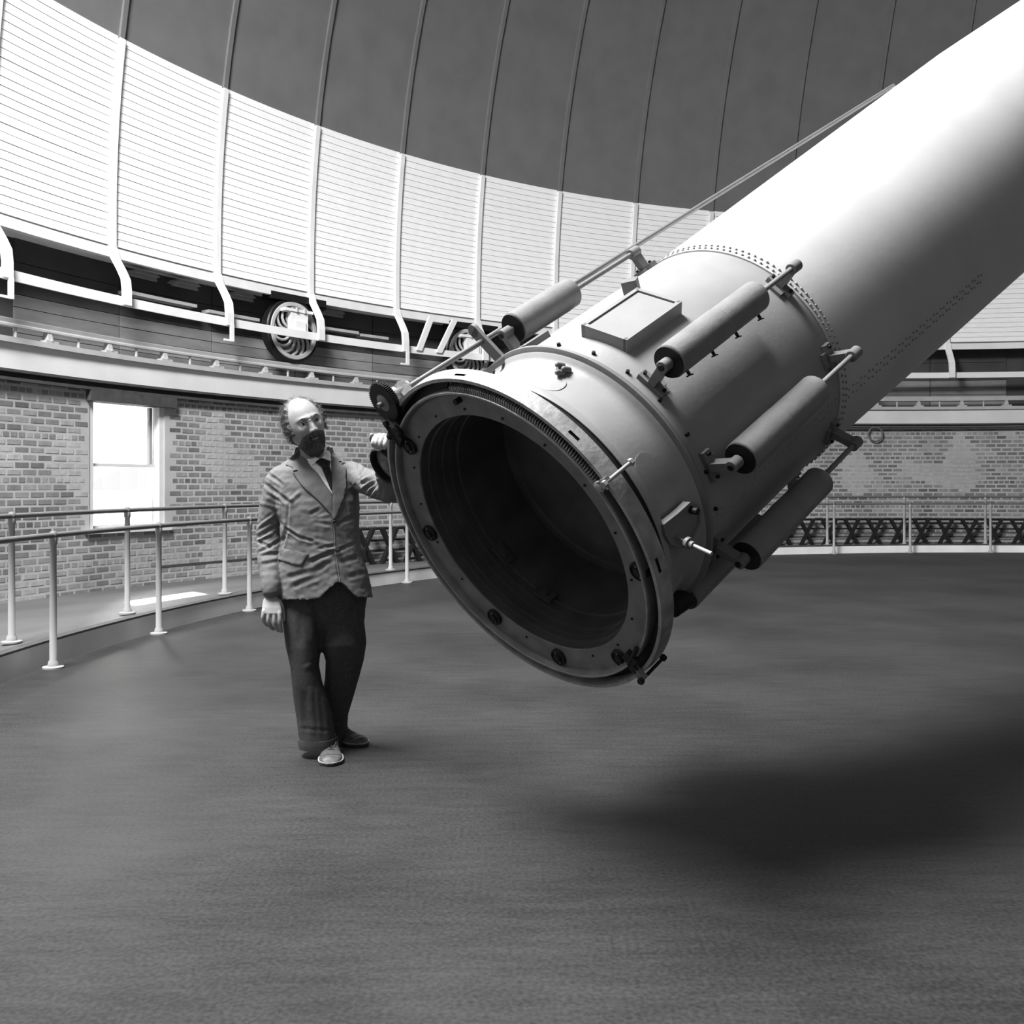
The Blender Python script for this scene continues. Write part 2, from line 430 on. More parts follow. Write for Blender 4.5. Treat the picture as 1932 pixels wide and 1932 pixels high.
# long pale timber and brackets seen in the gap under the skirt
for a0_, a1_, z_ in ((152.6, 148.0, 4.16), (147.2, 143.6, 4.12), (139.4, 136.0, 4.17), (135.8, 133.6, 4.14)):
    m = MB(); band(m, [(16.62, z_), (16.62, z_+.05), (16.8, z_+.05), (16.8, z_)], a0_, a1_, closed=True); m.build('inner_strip', M['rail'], ceiling, smooth=False)
for a in (151.6, 148.9, 145.0, 138.2):
    m = MB(); R3 = Matrix.Rotation(math.radians(a), 3, 'Z'); m.box(P(16.62, a, 4.50), (.25, .46, .05), R3, taper=.8); m.box(P(16.6, a, 4.45), (.05, .5, .05), R3, taper=.9)
    m.build('skirt_bracket', M['panel'], ceiling, smooth=False)

# ---- dome wheels
def truck(a, label):
    base = P(16.42, a, 3.46)
    Mx = Matrix.Translation(base)@Matrix.Rotation(math.radians(a), 4, 'Z')   # local X radial outward, Y tangent
    t = tag(empty('dome_wheel', Mx), label, 'wheel', 'dome wheels on the curved rail')
    z0 = .545
    m = MB(); m.rev((-.05, 0, z0), (1, 0, 0), [(0, .50), (0, .545), (.02, .565), (.05, .54), (.20, .54), (.20, .50), (.20, .46), (0, .46)], 64, cap=False)
    m.add(m.v[:0], [])
    m.build('tread', M['tread'], t)
    m = MB(); m.rev((-.055, 0, z0), (1, 0, 0), [(0, .50), (-.012, .49), (-.012, .435), (0, .425), (.05, .425), (.05, .5), (0, .50)], 64, cap=False); m.build('wheel_rim', M['rail'], t)
    for q in range(14):      # curved spokes
        an = 2*PI*q/14; pts = []
        for s_ in np.linspace(0, 1, 6):
            r_ = .10+.34*s_; aa = an+.75*s_*s_
            pts.append((-.02, r_*math.cos(aa), z0+r_*math.sin(aa)))
        m = MB(); m.tube(pts, [.030, .028, .026, .024, .024, .026], 6); m.build('spoke', M['rail'], t)
    m = MB(); m.cyl((-.10, 0, z0), (.12, 0, z0), .11, n=24, bevel=.01); m.build('hub', M['rail'], t)
    m = MB(); m.box((-.13, -.02, z0+.10), (.10, .36, .40)); m.box((-.16, -.02, z0+.02), (.10, .22, .26)); m.box((-.12, .0, z0+.33), (.16, .60, .05))
    m.build('axle_box', M['steelwhite'], t, smooth=False)
    m = MB(); m.box((.05, -.1, z0+.56), (.25, 1.2, .12)); m.build('truck_frame', M['dark'], t, smooth=False)
    for yy in (-.11, .06):
        m = MB(); m.cyl((-.2, yy, z0+.30), (-.2, yy, z0+.38), .025, n=6); m.build('frame_bolt', M['rail'], t)
    return t
truck(141.75, 'large spoked dome wheel on the curved rail, whole wheel visible above the man')
truck(127.4, 'spoked dome wheel on the rail partly hidden behind the telescope end')

# ---- window with sash, glass and blinds added to narrow the sun (only the left window is in view)
for wi, (w0, w1) in enumerate(WIN[:1]):
    wn = tag(empty('window_1', loc=P(RW, (w0+w1)/2, WZ0)), 'tall sash window glowing white at the left end of the brick wall', None, kind='structure')
    def wb_(name, prof, a, b, mt):
        m = MB(); band(m, prof, a, b, step=1, closed=True); local(wn, m).build(name, mt, wn, smooth=False)
    wb_('window_sill', [(RW-.06, WZ0-.05), (RW-.06, WZ0+.01), (RW+.30, WZ0+.03), (RW+.30, WZ0-.05)], w0-.3, w1+.3, M['window'])
    r0, r1 = RW+.12, RW+.18
    for nm, a_, b_ in (('window_frame', w0-.01, w0+.30), ('window_frame', w1-.30, w1+.01)):
        wb_(nm, [(r0-.1, WZ0), (r0-.1, WZ1), (r1, WZ1), (r1, WZ0)], a_, b_, M['window'])
    wb_('window_head', [(RW-.10, WZ1-.02), (RW-.10, WZ1+.14), (r1, WZ1+.14), (r1, WZ1-.02)], w0-.5, w1+.2, M['trimdark'])
    wb_('meeting_rail', [(r0-.02, 1.60), (r0-.02, 1.645), (r1+.03, 1.645), (r1+.03, 1.60)], w0+.2, w1-.2, M['window'])
    for a_ in (w0+.55,):
        wb_('sash_stile', [(r0, 1.62), (r0, WZ1-.03), (r1, WZ1-.03), (r1, 1.62)], a_-.09, a_+.09, M['sash'])
    wb_('sash_rail', [(r0, WZ0+.01), (r0, WZ0+.06), (r1, WZ0+.06), (r1, WZ0+.01)], w0+.2, w1-.2, M['window'])
    wb_('window_pane', [(r1-.02, WZ0+.05), (r1-.02, 1.61), (r1-.012, 1.61), (r1-.012, WZ0+.05)], w0+.2, w1-.2, M['glass'])
    wb_('window_pane', [(r1-.02, 1.63), (r1-.02, WZ1-.02), (r1-.012, WZ1-.02), (r1-.012, 1.63)], w0+.2, w1-.2, M['glass'])
    wb_('added_blind', [(r1+.02, 1.60), (r1+.02, WZ1-.01), (r1+.023, WZ1-.01), (r1+.023, 1.60)], w0+.1, w1-.1, M['added_blind'])  # added to keep the sun out of the upper sash

    wb_('added_blind', [(r1+.02, WZ0+.02), (r1+.02, 1.26), (r1+.023, 1.26), (r1+.023, WZ0+.02)], w0+.1, w1-.1, M['added_blind'])  # lower blind added so only a narrow strip of sun gets through

# ---- railings
def railing(name, R, zbase, h, a_list, label, a0, a1, postr):
    t = tag(empty(name, loc=P(R, 140, zbase)), label, 'railing', 'pipe railings round the floor')
    for a in a_list:
        m = MB(); p = P(R, a, zbase)
        m.rev(p, (0, 0, 1), [(0, .075), (.012, .075), (.018, .04), (.05, .034), (.06, postr), (h-.07, postr*.9), (h-.06, .03), (h-.02, .03), (h, .026)], 14)
        local(t, m).build('post', M['post'], t)
    m = MB(); pts = [P(R, a0+(a1-a0)*i/120, zbase+h) for i in range(121)]
    m.tube(pts, .021, 10); local(t, m).build('top_rail', M['railpipe'], t)
    for a in a_list:
        m = MB(); m.ball(P(R, a, zbase+h), .034, 10); local(t, m).build('rail_fitting', M['railpipe'], t)
    return t
step_ = 7.42
aN = [math.degrees(math.atan2(8.59-CY, -3.19-CX))+.12-step_*i for i in range(-2, 14)]
railing('guard_rail', 12.44, 0, .97, aN, 'near pipe railing standing on the edge of the dark round floor', 195, 80, .026)
aF = [math.degrees(math.atan2(10.52-CY, -3.19-CX))+7.36*(1-i) for i in range(-2, 14)]
railing('guard_rail', 12.92, .135, .965, aF, 'far pipe railing on the raised gallery behind the near one', 195, 80, .026)

# ---- heating pipes on X stands along the wall
hp = tag(empty('heating_pipes', loc=P(16.2, 130, -.1)), 'row of dark pipes on X-shaped iron stands along the foot of the brick wall', 'pipes')
for z_, r_, mt in ((.62, .028, 'pipe'), (.40, .018, 'pipe'), (.16, .018, 'pipelt'), (.02, .024, 'pipelt')):
    m = MB(); m.tube([P(16.3, 76+66*i/90, z_-.12+.02) for i in range(91)], r_, 8); local(hp, m).build('pipe', M[mt], hp)
for i in range(31):
    a = 136.6-1.95*i
    if a < 77: break
    m = MB()
    for sg in (-1, 1):
        rings = []
        for t in np.linspace(0, 1, 7):
            off = sg*(t-.5)*.34; z_ = -.13+.66*t; wd = .028+.02*abs(t-.5)
            da = math.degrees(off/16.2); dw = math.degrees(wd/16.2)
            rings.append([P(16.15, a+da-dw, z_), P(16.15, a+da+dw, z_), P(16.25, a+da+dw, z_), P(16.25, a+da-dw, z_)])
        m.loft(rings)
    local(hp, m).build('stand', M['pipe'], hp, smooth=False)
# ---- conduit with a round loop on the far right
cdt = tag(empty('wall_conduit', loc=P(16.42, 91.4, 2.7)), 'thin dark pipe with a round loop high on the far right brick wall', 'pipe')
m = MB(); m.tube([P(16.43, 78+36*i/60, 2.73) for i in range(61)], .022, 8); local(cdt, m).build('conduit', M['railpipe'], cdt)
m = MB(); m.tube([P(16.40, 91.4+math.degrees(.17*math.cos(q*2*PI/32)/16.4), 2.55+.17*math.sin(q*2*PI/32)) for q in range(33)], .02, 8, cap=False); local(cdt, m).build('loop', M['railpipe'], cdt)
M['barrelp'] = mat('barrel_paint', 130, .42, 0, .10, 6, .05, 60)

# =================================================================== THE TELESCOPE
nV = Vector((.6642, .5498, .5065)).normalized(); C0 = Vector((.0185, 3.4623, 1.1474))
xV = (Vector((0, 0, 1))-nV*nV.z).normalized(); yV = nV.cross(xV)
MT = Matrix.Translation(C0)@Matrix((xV, yV, nV)).transposed().to_4x4()
tel = tag(empty('telescope', MT), 'huge refracting telescope tube with its open breech end tilted down beside the man', 'telescope')
def TP(r, phi, s):
    a = math.radians(phi); return Vector((r*math.cos(a), r*math.sin(a), s))
def TR(phi): return Matrix.Rotation(math.radians(phi), 3, 'Z')       # x = radial, y = tangential, z = along the tube
Z = (0, 0, 1)
def lathe(name, mt, prof, n=192, parent=tel, closed=False, **k):
    m = MB(); m.rev((0, 0, 0), Z, [(s, r) for s, r in (prof+[prof[0]] if closed else prof)], n, cap=False)
    # rev uses distance along axis from origin: works for negative s too
    return m.build(name, mt, parent, angle=30, **k)

lathe('face_plate', M['face'], [(.0, .498), (-.003, .500), (-.004, .503), (-.010, .560), (-.012, .584), (-.026, .587), (-.034, .592), (-.034, .602), (-.030, .605), (.012, .605), (.012, .498)], closed=True)
lathe('inner_wall', M['inner'], [(.004, .498), (.035, .494), (.036, .486), (.10, .482), (.101, .476), (.17, .470), (.172, .462), (.42, .445)])
lathe('inner_disc', M['inner'], [(.42, .446), (.42, .415), (.43, .408), (.43, .395), (.424, .39), (.424, .30), (.428, .292), (.428, 0.0)])
# focal parts deep inside
m = MB(); 
for s_, r_ in ((.06, .4855), (.135, .4735)):
    m.rev((0, 0, 0), Z, [(s_, r_), (s_-.003, r_-.002), (s_-.003, r_-.004), (s_, r_-.005)], 128, cap=False)
m.build('inner_lip', M['inner'], tel, kind='stuff')
for ph, s_ in ((-118, .17), (-150, .16)):
    m = MB(); m.box(TP(.443, ph, s_), (.012, .09, .05), TR(ph)); m.box(TP(.436, ph, s_), (.014, .03, .02), TR(ph)); m.build('inner_block', M['inner'], tel, smooth=False)
# gear teeth on a sector of the plate
for i in range(66):
    ph = 4.5+61.5*i/65
    m = MB(); m.box(TP(.6125, ph, -.016), (.019, .0048, .036), TR(ph)@Matrix.Rotation(.25, 3, 'X'), taper=.85)
    m.build('gear_tooth', M['rim'], tel, smooth=False)
lathe('gear_gap_shade', M['black'], [(.012, .60), (.016, .640), (.03, .642)])  # black colour stands in for the shade down in this recess
lathe('plate_lip', M['rim'], [(-.034, .594), (-.037, .595), (-.037, .601), (-.034, .602)])
# heavy outer ring with three real slots
def rim_skip(a, q): return q == 1 and any(abs(((a-c+180) % 360)-180) < 2.3 for c in (8.6, 52.5, 96.2, 139.5, 183, 227, 271, 315))
n = 384; pr = [(-.030, .652), (-.012, .6545), (.0, .6555), (.030, .6585), (.030, .590)]
pr2 = [(-.030, .652), (-.031, .640), (-.020, .637), (.014, .637)]
m = MB(); k = len(pr)
vs = [TP(r, 360*i/n, s) for i in range(n) for s, r in pr]
fs = [(i*k+q, ((i+1) % n)*k+q, ((i+1) % n)*k+q+1, i*k+q+1) for i in range(n) for q in range(k-1) if not rim_skip(360*(i+.5)/n, q)]
m.add(vs, fs); m.rev((0, 0, 0), Z, pr2, n, cap=False)
rim = m.build('outer_ring', M['rim'], tel, angle=30)
lathe('slot_shade', M['black'], [(-.024, .645), (-.02, .6475), (.015, .6495), (.02, .645)], parent=rim)  # black ring painting the darkness inside the slots
lathe('shaded_groove', M['dark'], [(.03, .60), (.034, .578), (.05, .575), (.128, .556), (.132, .562)])  # shadow behind the ring painted as a dark surface
lathe('barrel', M['barrelp'], [(.130, .555), (.131, .563), (.150, .568), (.158, .566), (.160, .552), (.172, .540), (.20, .536), (.315, .532), (.335, .532), (.350, .536), (.362, .546), (.368, .556), (.373, .560)])
lathe('flange', M['cast'], [(.372, .556), (.373, .562), (.379, .577), (.391, .578), (.392, .575), (.392, .548)])
lathe('flange_gasket', M['black'], [(.391, .574), (.396, .574), (.396, .546)])
lathe('drum', M['drum'], [(.396, .546), (.40, .5475), (1.372, .5475)])
lathe('drum_seam', M['dark'], [(1.371, .5478), (1.3735, .5478)])
lathe('tube', M['tube'], [(1.372, .545), (1.373, .5535), (2.2, .588), (4.5, .68), (9.0, .75), (9.0, .3)])
# rivets
m = MB()
for row, s_ in enumerate((1.389, 1.414)):
    for i in range(120):
        ph = 360*(i+.5*row)/120; c = TP(.5545+(s_-1.373)*.042, ph, s_); m.rev(c-TR(ph)@Vector((.001, 0, 0)), TR(ph)@Vector((1, 0, 0)), [(0, .0065), (.004, .0055), (.0065, .0025)], 6)
for dph in (107.5, 111.0):
    for i in range(70):
        s_ = .43+i*.0325; R_ = .5475 if s_ < 1.37 else .5535+(s_-1.373)*.042
        if 1.36 < s_ < 1.43: continue
        c = TP(R_, dph+(.8 if i % 2 else 0), s_); m.rev(c, TR(dph)@Vector((1, 0, 0)), [(0, .0055), (.0035, .0045), (.0055, .002)], 6)
m.build('rivets', M['rivet'], tel, kind='stuff')
# studs round the drum edge
for i in range(24):
    ph = 27.1+i*15.6
    if i > 22: break
    m = MB(); c = TP(.546, ph, .452); d = TR(ph)@Vector((1, 0, 0)); m.cyl(c, c+d*.013, .0085, .007, 6); m.build('stud', M['dark'], tel, smooth=False)
# three nuts by the cove
for ph, s_ in ((21.5, .345), (25.3, .335), (24.9, .305)):
    m = MB(); c = TP(.535, ph, s_); d = (TR(ph)@Vector((.6, 0, -.8))).normalized(); m.cyl(c, c+d*.032, .013, .011, 10, bevel=.002); m.ball(c+d*.034, .010, 8); m.build('cap_nut', M['cast'], tel)
m = MB(); m.tube([TP(.545, 21.5, .335), TP(.55, 23, .30), TP(.545, 24.9, .29)], .007, 6); m.build('nut_link', M['dark'], tel)
# flat cover plates on the barrel
def cover(name, ph0, s0, dph, ds, R_, mt, n=28, sq=2.4, th=.003):
    m = MB(); rings = []
    for rr_ in (0, .5, 1.0):
        rings.append([(ph0+dph*rr_*abs(math.cos(t))**(2/sq)*math.copysign(1, math.cos(t)), s0+ds*rr_*abs(math.sin(t))**(2/sq)*math.copysign(1, math.sin(t))) for t in [2*PI*q/n for q in range(n)]])
    top = [[TP(R_+th, a, s) for a, s in r] for r in rings]; bot = [TP(R_-.003, a, s) for a, s in rings[2]]
    vs = [p for r in top[1:] for p in r]+bot+[TP(R_+th, ph0, s0)]
    fs = [(3*n, i, (i+1) % n) for i in range(n)]+[(i, n+i, n+(i+1) % n, (i+1) % n) for i in range(n)]+[(n+i, 2*n+i, 2*n+(i+1) % n, n+(i+1) % n) for i in range(n)]
    m.add(vs, fs); return m.build(name, mt, tel, angle=50)
for ph, s_ in ((21.5, .238), (78.0, .236), (134.5, .236), (191, .236)):
    cover('cover_plate', ph, s_, 9.5, .052, .5345, M['barrelp'])

# raised rectangular frame on the drum
R3 = TR(25.2); c = TP(.540, 25.2, .705)
m = MB(); 
for dx, dy, sx, sy in ((0, -.094, .016, .34), (0, .094, .016, .34)):
    m.box(c+R3@Vector((.008, dy, 0)), (.085, .016, sy), R3)
for dz in (-.162, .162): m.box(c+R3@Vector((.008, 0, dz)), (.085, .196, .016), R3)
fr = m.build('door_frame', M['drum'], tel, smooth=False)
m = MB(); m.box(c+R3@Vector((.014, 0, 0)), (.06, .164, .300), R3); m.build('door_panel', M['drum'], fr, smooth=False)
m = MB(); m.box(TP(.570, 8, .93), (.07, .06, .05), TR(8)@Matrix.Rotation(.5, 3, 'X')); m.build('drum_block', M['cast'], tel, smooth=False)
m = MB(); m.box(TP(.556, -8, .50), (.03, .05, .13), TR(-8)); m.build('drum_block', M['cast'], tel, smooth=False)

# ---- counterweights on rods round the drum
RHO = .662
def counterweight(ph, f0, s0, s1, bands, label=None, r_=.0605, RHO=.662):
    c = lambda s, dr=0: TP(RHO+dr, ph, s)
    mid = bands[0]
    m = MB(); m.rev(c(0), Z, [(s0, .0), (s0, r_-.004), (s0+.004, r_+.001), (mid-.0015, r_+.001), (mid, r_-.0025), (mid+.0015, r_-.0005)]+sum([[(b-.0015, r_-.0005), (b, r_-.003), (b+.0015, r_-.0005)] for b in bands[1:]], [])+[(s1-.012, r_-.0005), (s1-.003, r_-.007), (s1, r_-.016), (s1, 0)], 40, cap=False)
    o = m.build('counterweight', M['weight'], tel, angle=35); tag(o, label)
    m = MB(); m.cyl(c(s0-.006), c(s0+.002), r_-.003, n=36); m.build('shaded_end_disc', M['dark'], o)  # shadowed end face, its shade given as dark colour
    m = MB(); m.cyl(c(f0), c(f0+.048), .0225, n=20, bevel=.002); m.build('boss', M['cast'], o)
    m = MB(); m.cyl(c(f0-.006), c(f0+.004), .012, n=6); m.build('rod_nut', M['dark'], o, smooth=False)
    for sA, sg in ((f0+.022, 1), (1.335, -1)):
        m = MB(); R = TR(ph)
        m.box(TP((RHO+.548)/2, ph, sA), (RHO-.562, .030, .040), R); m.box(TP(.556, ph, sA), (.022, .115, .040), R); m.box(TP(.553, ph, sA+.03*sg), (.016, .06, .03), R)
        m.build('lug', M['cast'], o, smooth=False)
        for dy in (-.045, .045):
            m = MB(); q = TP(.565, ph, sA)+R@Vector((0, dy, 0)); m.cyl(q, q+R@Vector((.012, 0, 0)), .007, n=6); m.build('lug_bolt', M['dark'], o, smooth=False)
    m = MB(); m.cyl(c(1.31), c(1.362), .0235, n=20, bevel=.002); m.build('boss', M['cast'], o)
    m = MB(); m.cyl(c(f0+.01), c(1.345), .0105, n=14); m.build('rod', M['weight'], o)
    # little T-handled clamp screws on the underside
    for q in range(4 if ph > 0 else 0):
        ss = s0+.05+(s1-s0-.1)*q/3; dph = Vector((math.cos(math.radians(ph+112)), math.sin(math.radians(ph+112)), 0))
        p = c(ss)+dph*(r_-.004)
        m = MB(); m.cyl(p, p+dph*.020, .006, n=8); m.tube([p+dph*.020+Vector((0, 0, -.016)), p+dph*.022, p+dph*.026+Vector((0, 0, .016))], .0028, 6); m.build('clamp_screw', M['dark'], o)
    return o
counterweight(-19.3, .475, .545, .905, (.845, .80), 'short counterweight at the top of the drum', .0615, .646)
counterweight(52.4, .455, .50, 1.062, (.80,), 'counterweight on the lit flank, two sections')
counterweight(88.2, .453, .515, 1.035, (.775,), 'counterweight on the camera side of the drum')
counterweight(124, .443, .50, 1.045, (.80, .745), 'dark counterweight under the drum')
counterweight(161, .43, .475, 1.03, (.78,), 'lowest dark counterweight, mostly hidden', .056, .606)
counterweight(-128, .455, .50, 1.0, (.78,))
# ---- long drive rod with gear wheel
gp, gr = -31.4, .699
m = MB(); m.cyl(TP(gr, gp, .05), TP(gr, gp, 4.2), .0115, n=14); m.build('drive_rod', M['rod'], tel)
m = MB(); m.rev(TP(gr, gp, 0), Z, [(.0, 0), (.0, .034), (.05, .030), (.085, .028), (.088, .020), (.088, 0)], 24, cap=False); m.box(TP(.675, gp, .05), (.10, .06, .05), TR(gp)); m.build('rod_bearing', M['rim'], tel)
m = MB(); nt = 56; vs = []
for s_ in (-.045, -.022):
    for q in range(nt*4):
        rr_ = .0785 if q % 4 in (1, 2) else .072; a = 2*PI*q/(nt*4); vs.append(TP(gr, gp, s_)+Vector((rr_*math.cos(a), rr_*math.sin(a), 0)))
N4 = nt*4; m.add(vs, [tuple(range(N4)), tuple(N4+q for q in reversed(range(N4)))]+[(q, N4+q, N4+(q+1) % N4, (q+1) % N4) for q in range(N4)])
gw = m.build('gear_wheel', M['dark'], tel, smooth=False)
m = MB(); m.rev(TP(gr, gp, 0), Z, [(-.05, 0), (-.052, .016), (-.046, .030), (-.0455, .034)], 24, cap=False); m.build('gear_hub', M['cast'], gw)
m = MB(); m.cyl(TP(gr, gp, -.07), TP(gr, gp, 0), .010, n=10); m.build('gear_shaft', M['cast'], gw)
m = MB()
c = TP(.655, gp, .50); R3 = TR(gp)
m.box(c, (.20, .055, .016), R3); m.cyl(TP(.755, gp, .492), TP(.755, gp, .508), .0275, n=20)
m.build('rod_bracket', M['cast'], tel, smooth=False)
# bright straight pieces running back from the ring to the flange near the rod
for ph in (-22, -14):
    m = MB(); m.box(TP(.560, ph, .25), (.02, .022, .25), TR(ph)); m.build('tie_bar', M['cast'], tel, smooth=False)

# ---- clamps gripping ring and plate
def clamp(ph, r_, mt):
    o_m = MB(); R3 = TR(ph)
    o_m.cyl(TP(r_, ph, -.050), TP(r_, ph, .075), .0065, n=10); o = o_m.build('clamp_rod', mt, tel)
    m = MB(); m.box(TP(r_-.022, ph, -.040), (.055, .030, .020), R3); m.build('clamp_jaw', M['cast'], o, smooth=False)
    m = MB(); m.rev(TP(r_-.045, ph, 0), Z, [(-.052, .0), (-.052, .012), (-.046, .020), (-.040, .020), (-.040, .014), (-.038, .0)], 20, cap=False); m.build('clamp_knob', mt, o)
    for z0, z1 in ((.070, .084), (-.064, -.050)):
        m = MB(); m.cyl(TP(r_, ph, z0), TP(r_, ph, z1), .0125, n=6); m.build('clamp_nut', mt, o, smooth=False)
    m = MB(); m.tube([TP(r_, ph-1.6, -.058), TP(r_, ph+1.6, -.058)], .004, 6); m.build('clamp_pin', mt, o, smooth=False)
    return o
clamp(67.7, .672, M['steel']); clamp(143, .668, M['dark']); clamp(-37, .650, M['dark']); clamp(-112, .60, M['dark']) if 0 else None
m = MB(); m.cyl(TP(.60, 143, -.045), TP(.50+.09, 132, -.045), .008, n=8); m.box(TP(.59, 140, -.04), (.05, .05, .02), TR(140)); m.build('clamp_arm', M['dark'], tel, smooth=False)
m = MB(); m.box(TP(.60, -40, -.042), (.07, .05, .02), TR(-40)); m.ball(TP(.625, -42.5, -.045), .016); m.ball(TP(.585, -37, -.045), .014); m.cyl(TP(.65, -39, -.05), TP(.56, -43, -.05), .007, n=8); m.build('clamp_arm', M['dark'], tel)
m = MB(); c = TP(.655, -127, .05); d = TR(-127)@Vector((1, 0, 0)); m.cyl(c, c+d*.05, .012, n=12); m.ball(c+d*.05, (.022, .022, .022)); m.build('side_knob', M['dark'], tel)
# round bosses on the face plate, partly under the ring lip
for ph, r_ in ((2.8, .600), (55.5, .612), (99.5, .572), (149.5, .566), (-173, .549), (-137, .540), (-90, .538), (-44, .552)):
    m = MB(); z0 = -.0165 if r_ < .59 else .0
    m.rev(TP(r_, ph, 0), Z, [(z0+.02, .036), (z0-.001, .036), (z0-.004, .034), (z0-.004, .029), (z0+.001, .028), (z0+.001, .018), (z0-.008, .016), (z0-.010, .010), (z0-.010, 0)], 28, cap=False)
    o = m.build('face_boss', M['dark'], tel)
    for q in range(2):
        m2 = MB(); a_ = q*PI; m2.cyl(TP(r_, ph, z0-.004)+Vector((.022*math.cos(a_), .022*math.sin(a_), 0)), TP(r_, ph, z0+.002)+Vector((.022*math.cos(a_), .022*math.sin(a_), 0)), .004, n=8); m2.build('boss_screw', M['cast'], o)
for ph in range(0, 360, 20):
    m = MB(); m.cyl(TP(.525, ph+5, -.011), TP(.525, ph+5, -.004), .0045, n=8); m.build('plate_screw', M['dark'], tel, smooth=False)
m = MB(); m.cyl(TP(.564, 5, -.035), TP(.564, 5, -.01), .011, n=12); m.build('stop_pin', M['dark'], tel)

# ---- bracket and bright handle at the right, between ring and flange
MTi = MT.inverted()
def WL(px, py, d): return MTi@Vector(((px-966)/FPX*d, d, CAMZ+(HOR-py)/FPX*d))
def oncyl(px, py, R_):
    o = MTi@Vector((0, 0, CAMZ)); d = (WL(px, py, 1)-o); a = d.x**2+d.y**2; b = 2*(d.x*o.x+d.y*o.y); c = o.x**2+o.y**2-R_*R_
    q = max(0, b*b-4*a*c); return o+d*((-b-math.sqrt(q))/2/a)
poly = [(1252, 990), (1280, 968), (1303, 947), (1316, 952), (1325, 962), (1324, 985), (1312, 1010), (1303, 1034), (1285, 1034), (1266, 1028), (1256, 1010)]
top = [oncyl(x, y, .580) for x, y in poly]; bot = [Vector((p.x*.945, p.y*.945, p.z)) for p in top]; k_ = len(poly)
cen = sum(top, Vector())/k_; inn = [cen+(p-cen)*.86 for p in top]; inn2 = [Vector((p.x*.985, p.y*.985, p.z)) for p in inn]
m = MB(); m.add(top+bot+inn+inn2, [(i, k_+i, k_+(i+1) % k_, (i+1) % k_) for i in range(k_)]+[(i, (i+1) % k_, 2*k_+(i+1) % k_, 2*k_+i) for i in range(k_)]+[(2*k_+i, 2*k_+(i+1) % k_, 3*k_+(i+1) % k_, 3*k_+i) for i in range(k_)]+[tuple(3*k_+i for i in range(k_))])
br = m.build('gusset', M['cast'], tel, smooth=False)
m = MB(); c = oncyl(1312, 964, .592); d = Vector((c.x, c.y, 0)).normalized(); m.cyl(c-d*.02, c+d*.012, .012, n=8, bevel=.002); m.build('bracket_bolt', M['dark'], br)
pA, pB = WL(1302, 1026.5, 3.12), WL(1343, 1045, 3.05); ax_ = (pB-pA)
m = MB(); m.cyl(pA, pB, .0072, n=14, bevel=.0015); m.build('handle_bar', M['steel'], tel)
m = MB(); m.cyl(pA-ax_*.02, pA+ax_*.16, .013, n=14); m.cyl(pA-ax_*.16, pA-ax_*.02, .021, n=18); m.cyl(pA-ax_*.9+Vector((0, 0, .004)), pA-ax_*.1, .006, n=8); m.build('handle_boss', M['cast'], tel)
m = MB(); m.cyl(TP(.56, 150, .30), TP(.575, 150, .40), .050, n=24, bevel=.008); m.build('lower_drum', M['dark'], tel)
m = MB(); m.box(TP(.565, 152, .37), (.07, .10, .05), TR(152)); m.cyl(TP(.585, 156, .34), TP(.585, 156, .40), .030, n=16, bevel=.004); m.build('lower_lug', M['dark'], tel, smooth=False)

# ---- hand wheel held by the man
hc = TP(.93, -75.6, .15)
axl = Vector((0, 0, 1))
m = MB(); m.rev(hc, axl, [(-.020, .080), (-.022, .086), (-.012, .092), (.016, .092), (.020, .088), (.018, .078), (-.018, .078), (-.020, .080)], 56, cap=False)
hw = m.build('hand_wheel', M['dark'], tel)
m = MB(); m.rev(hc, axl, [(.012, .080), (.004, .060), (.000, .03), (-.014, .022), (-.016, 0)], 40, cap=False); m.build('wheel_web', M['cast'], hw)
m = MB(); m.cyl(hc+axl*(-.01), hc+axl*.16, .011, n=12); m.build('wheel_shaft', M['rod'], hw)
m = MB(); q_ = TP(.56, -75.6, .30); m.tube([hc+axl*.13, (hc+axl*.14+q_)/2, q_], .013, 10); m.build('wheel_arm', M['cast'], hw)

# =================================================================== THE MAN
man = tag(empty('person', loc=(-.88, 4.72, 0)), 'bearded balding man in a dark suit and round spectacles gripping the hand wheel', 'person')
mb0 = man.matrix_world.inverted()
def W(px, py, d): return Vector(((px-966)/FPX*d, d, CAMZ+(HOR-py)/FPX*d))
def ell(c, ax, ay, n=28, sq=2.3, u=(1, 0, 0), v=(0, 1, 0)):
    u = Vector(u); v = Vector(v); out = []
    for q in range(n):
        t = 2*PI*q/n; ct, st = math.cos(t), math.sin(t)
        out.append(Vector(c)+u*(ax*math.copysign(abs(ct)**(2/sq), ct))+v*(ay*math.copysign(abs(st)**(2/sq), st)))
    return out
def limb(mb, pts, rs, n=20):
    """round tapering limb with soft ends"""
    pts = [Vector(p) for p in pts]; 
    # densify (catmull-rom)
    P_ = []; R_ = []
    for i in range(len(pts)-1):
        p0 = pts[max(i-1, 0)]; p1 = pts[i]; p2 = pts[i+1]; p3 = pts[min(i+2, len(pts)-1)]
        for k in range(5):
            t = k/5; P_.append(.5*((2*p1)+(-p0+p2)*t+(2*p0-5*p1+4*p2-p3)*t*t+(-p0+3*p1-3*p2+p3)*t**3)); R_.append(rs[i]+(rs[i+1]-rs[i])*t)
    P_.append(pts[-1]); R_.append(rs[-1])
    d0 = (P_[0]-P_[1]).normalized(); d1 = (P_[-1]-P_[-2]).normalized()
    a = [P_[0]+d0*R_[0]*.8, P_[0]+d0*R_[0]*.45]; ar = [R_[0]*.35, R_[0]*.85]
    b = [P_[-1]+d1*R_[-1]*.45, P_[-1]+d1*R_[-1]*.8]; br = [R_[-1]*.85, R_[-1]*.35]
    mb.tube(a+P_+b, ar+R_+br, n)
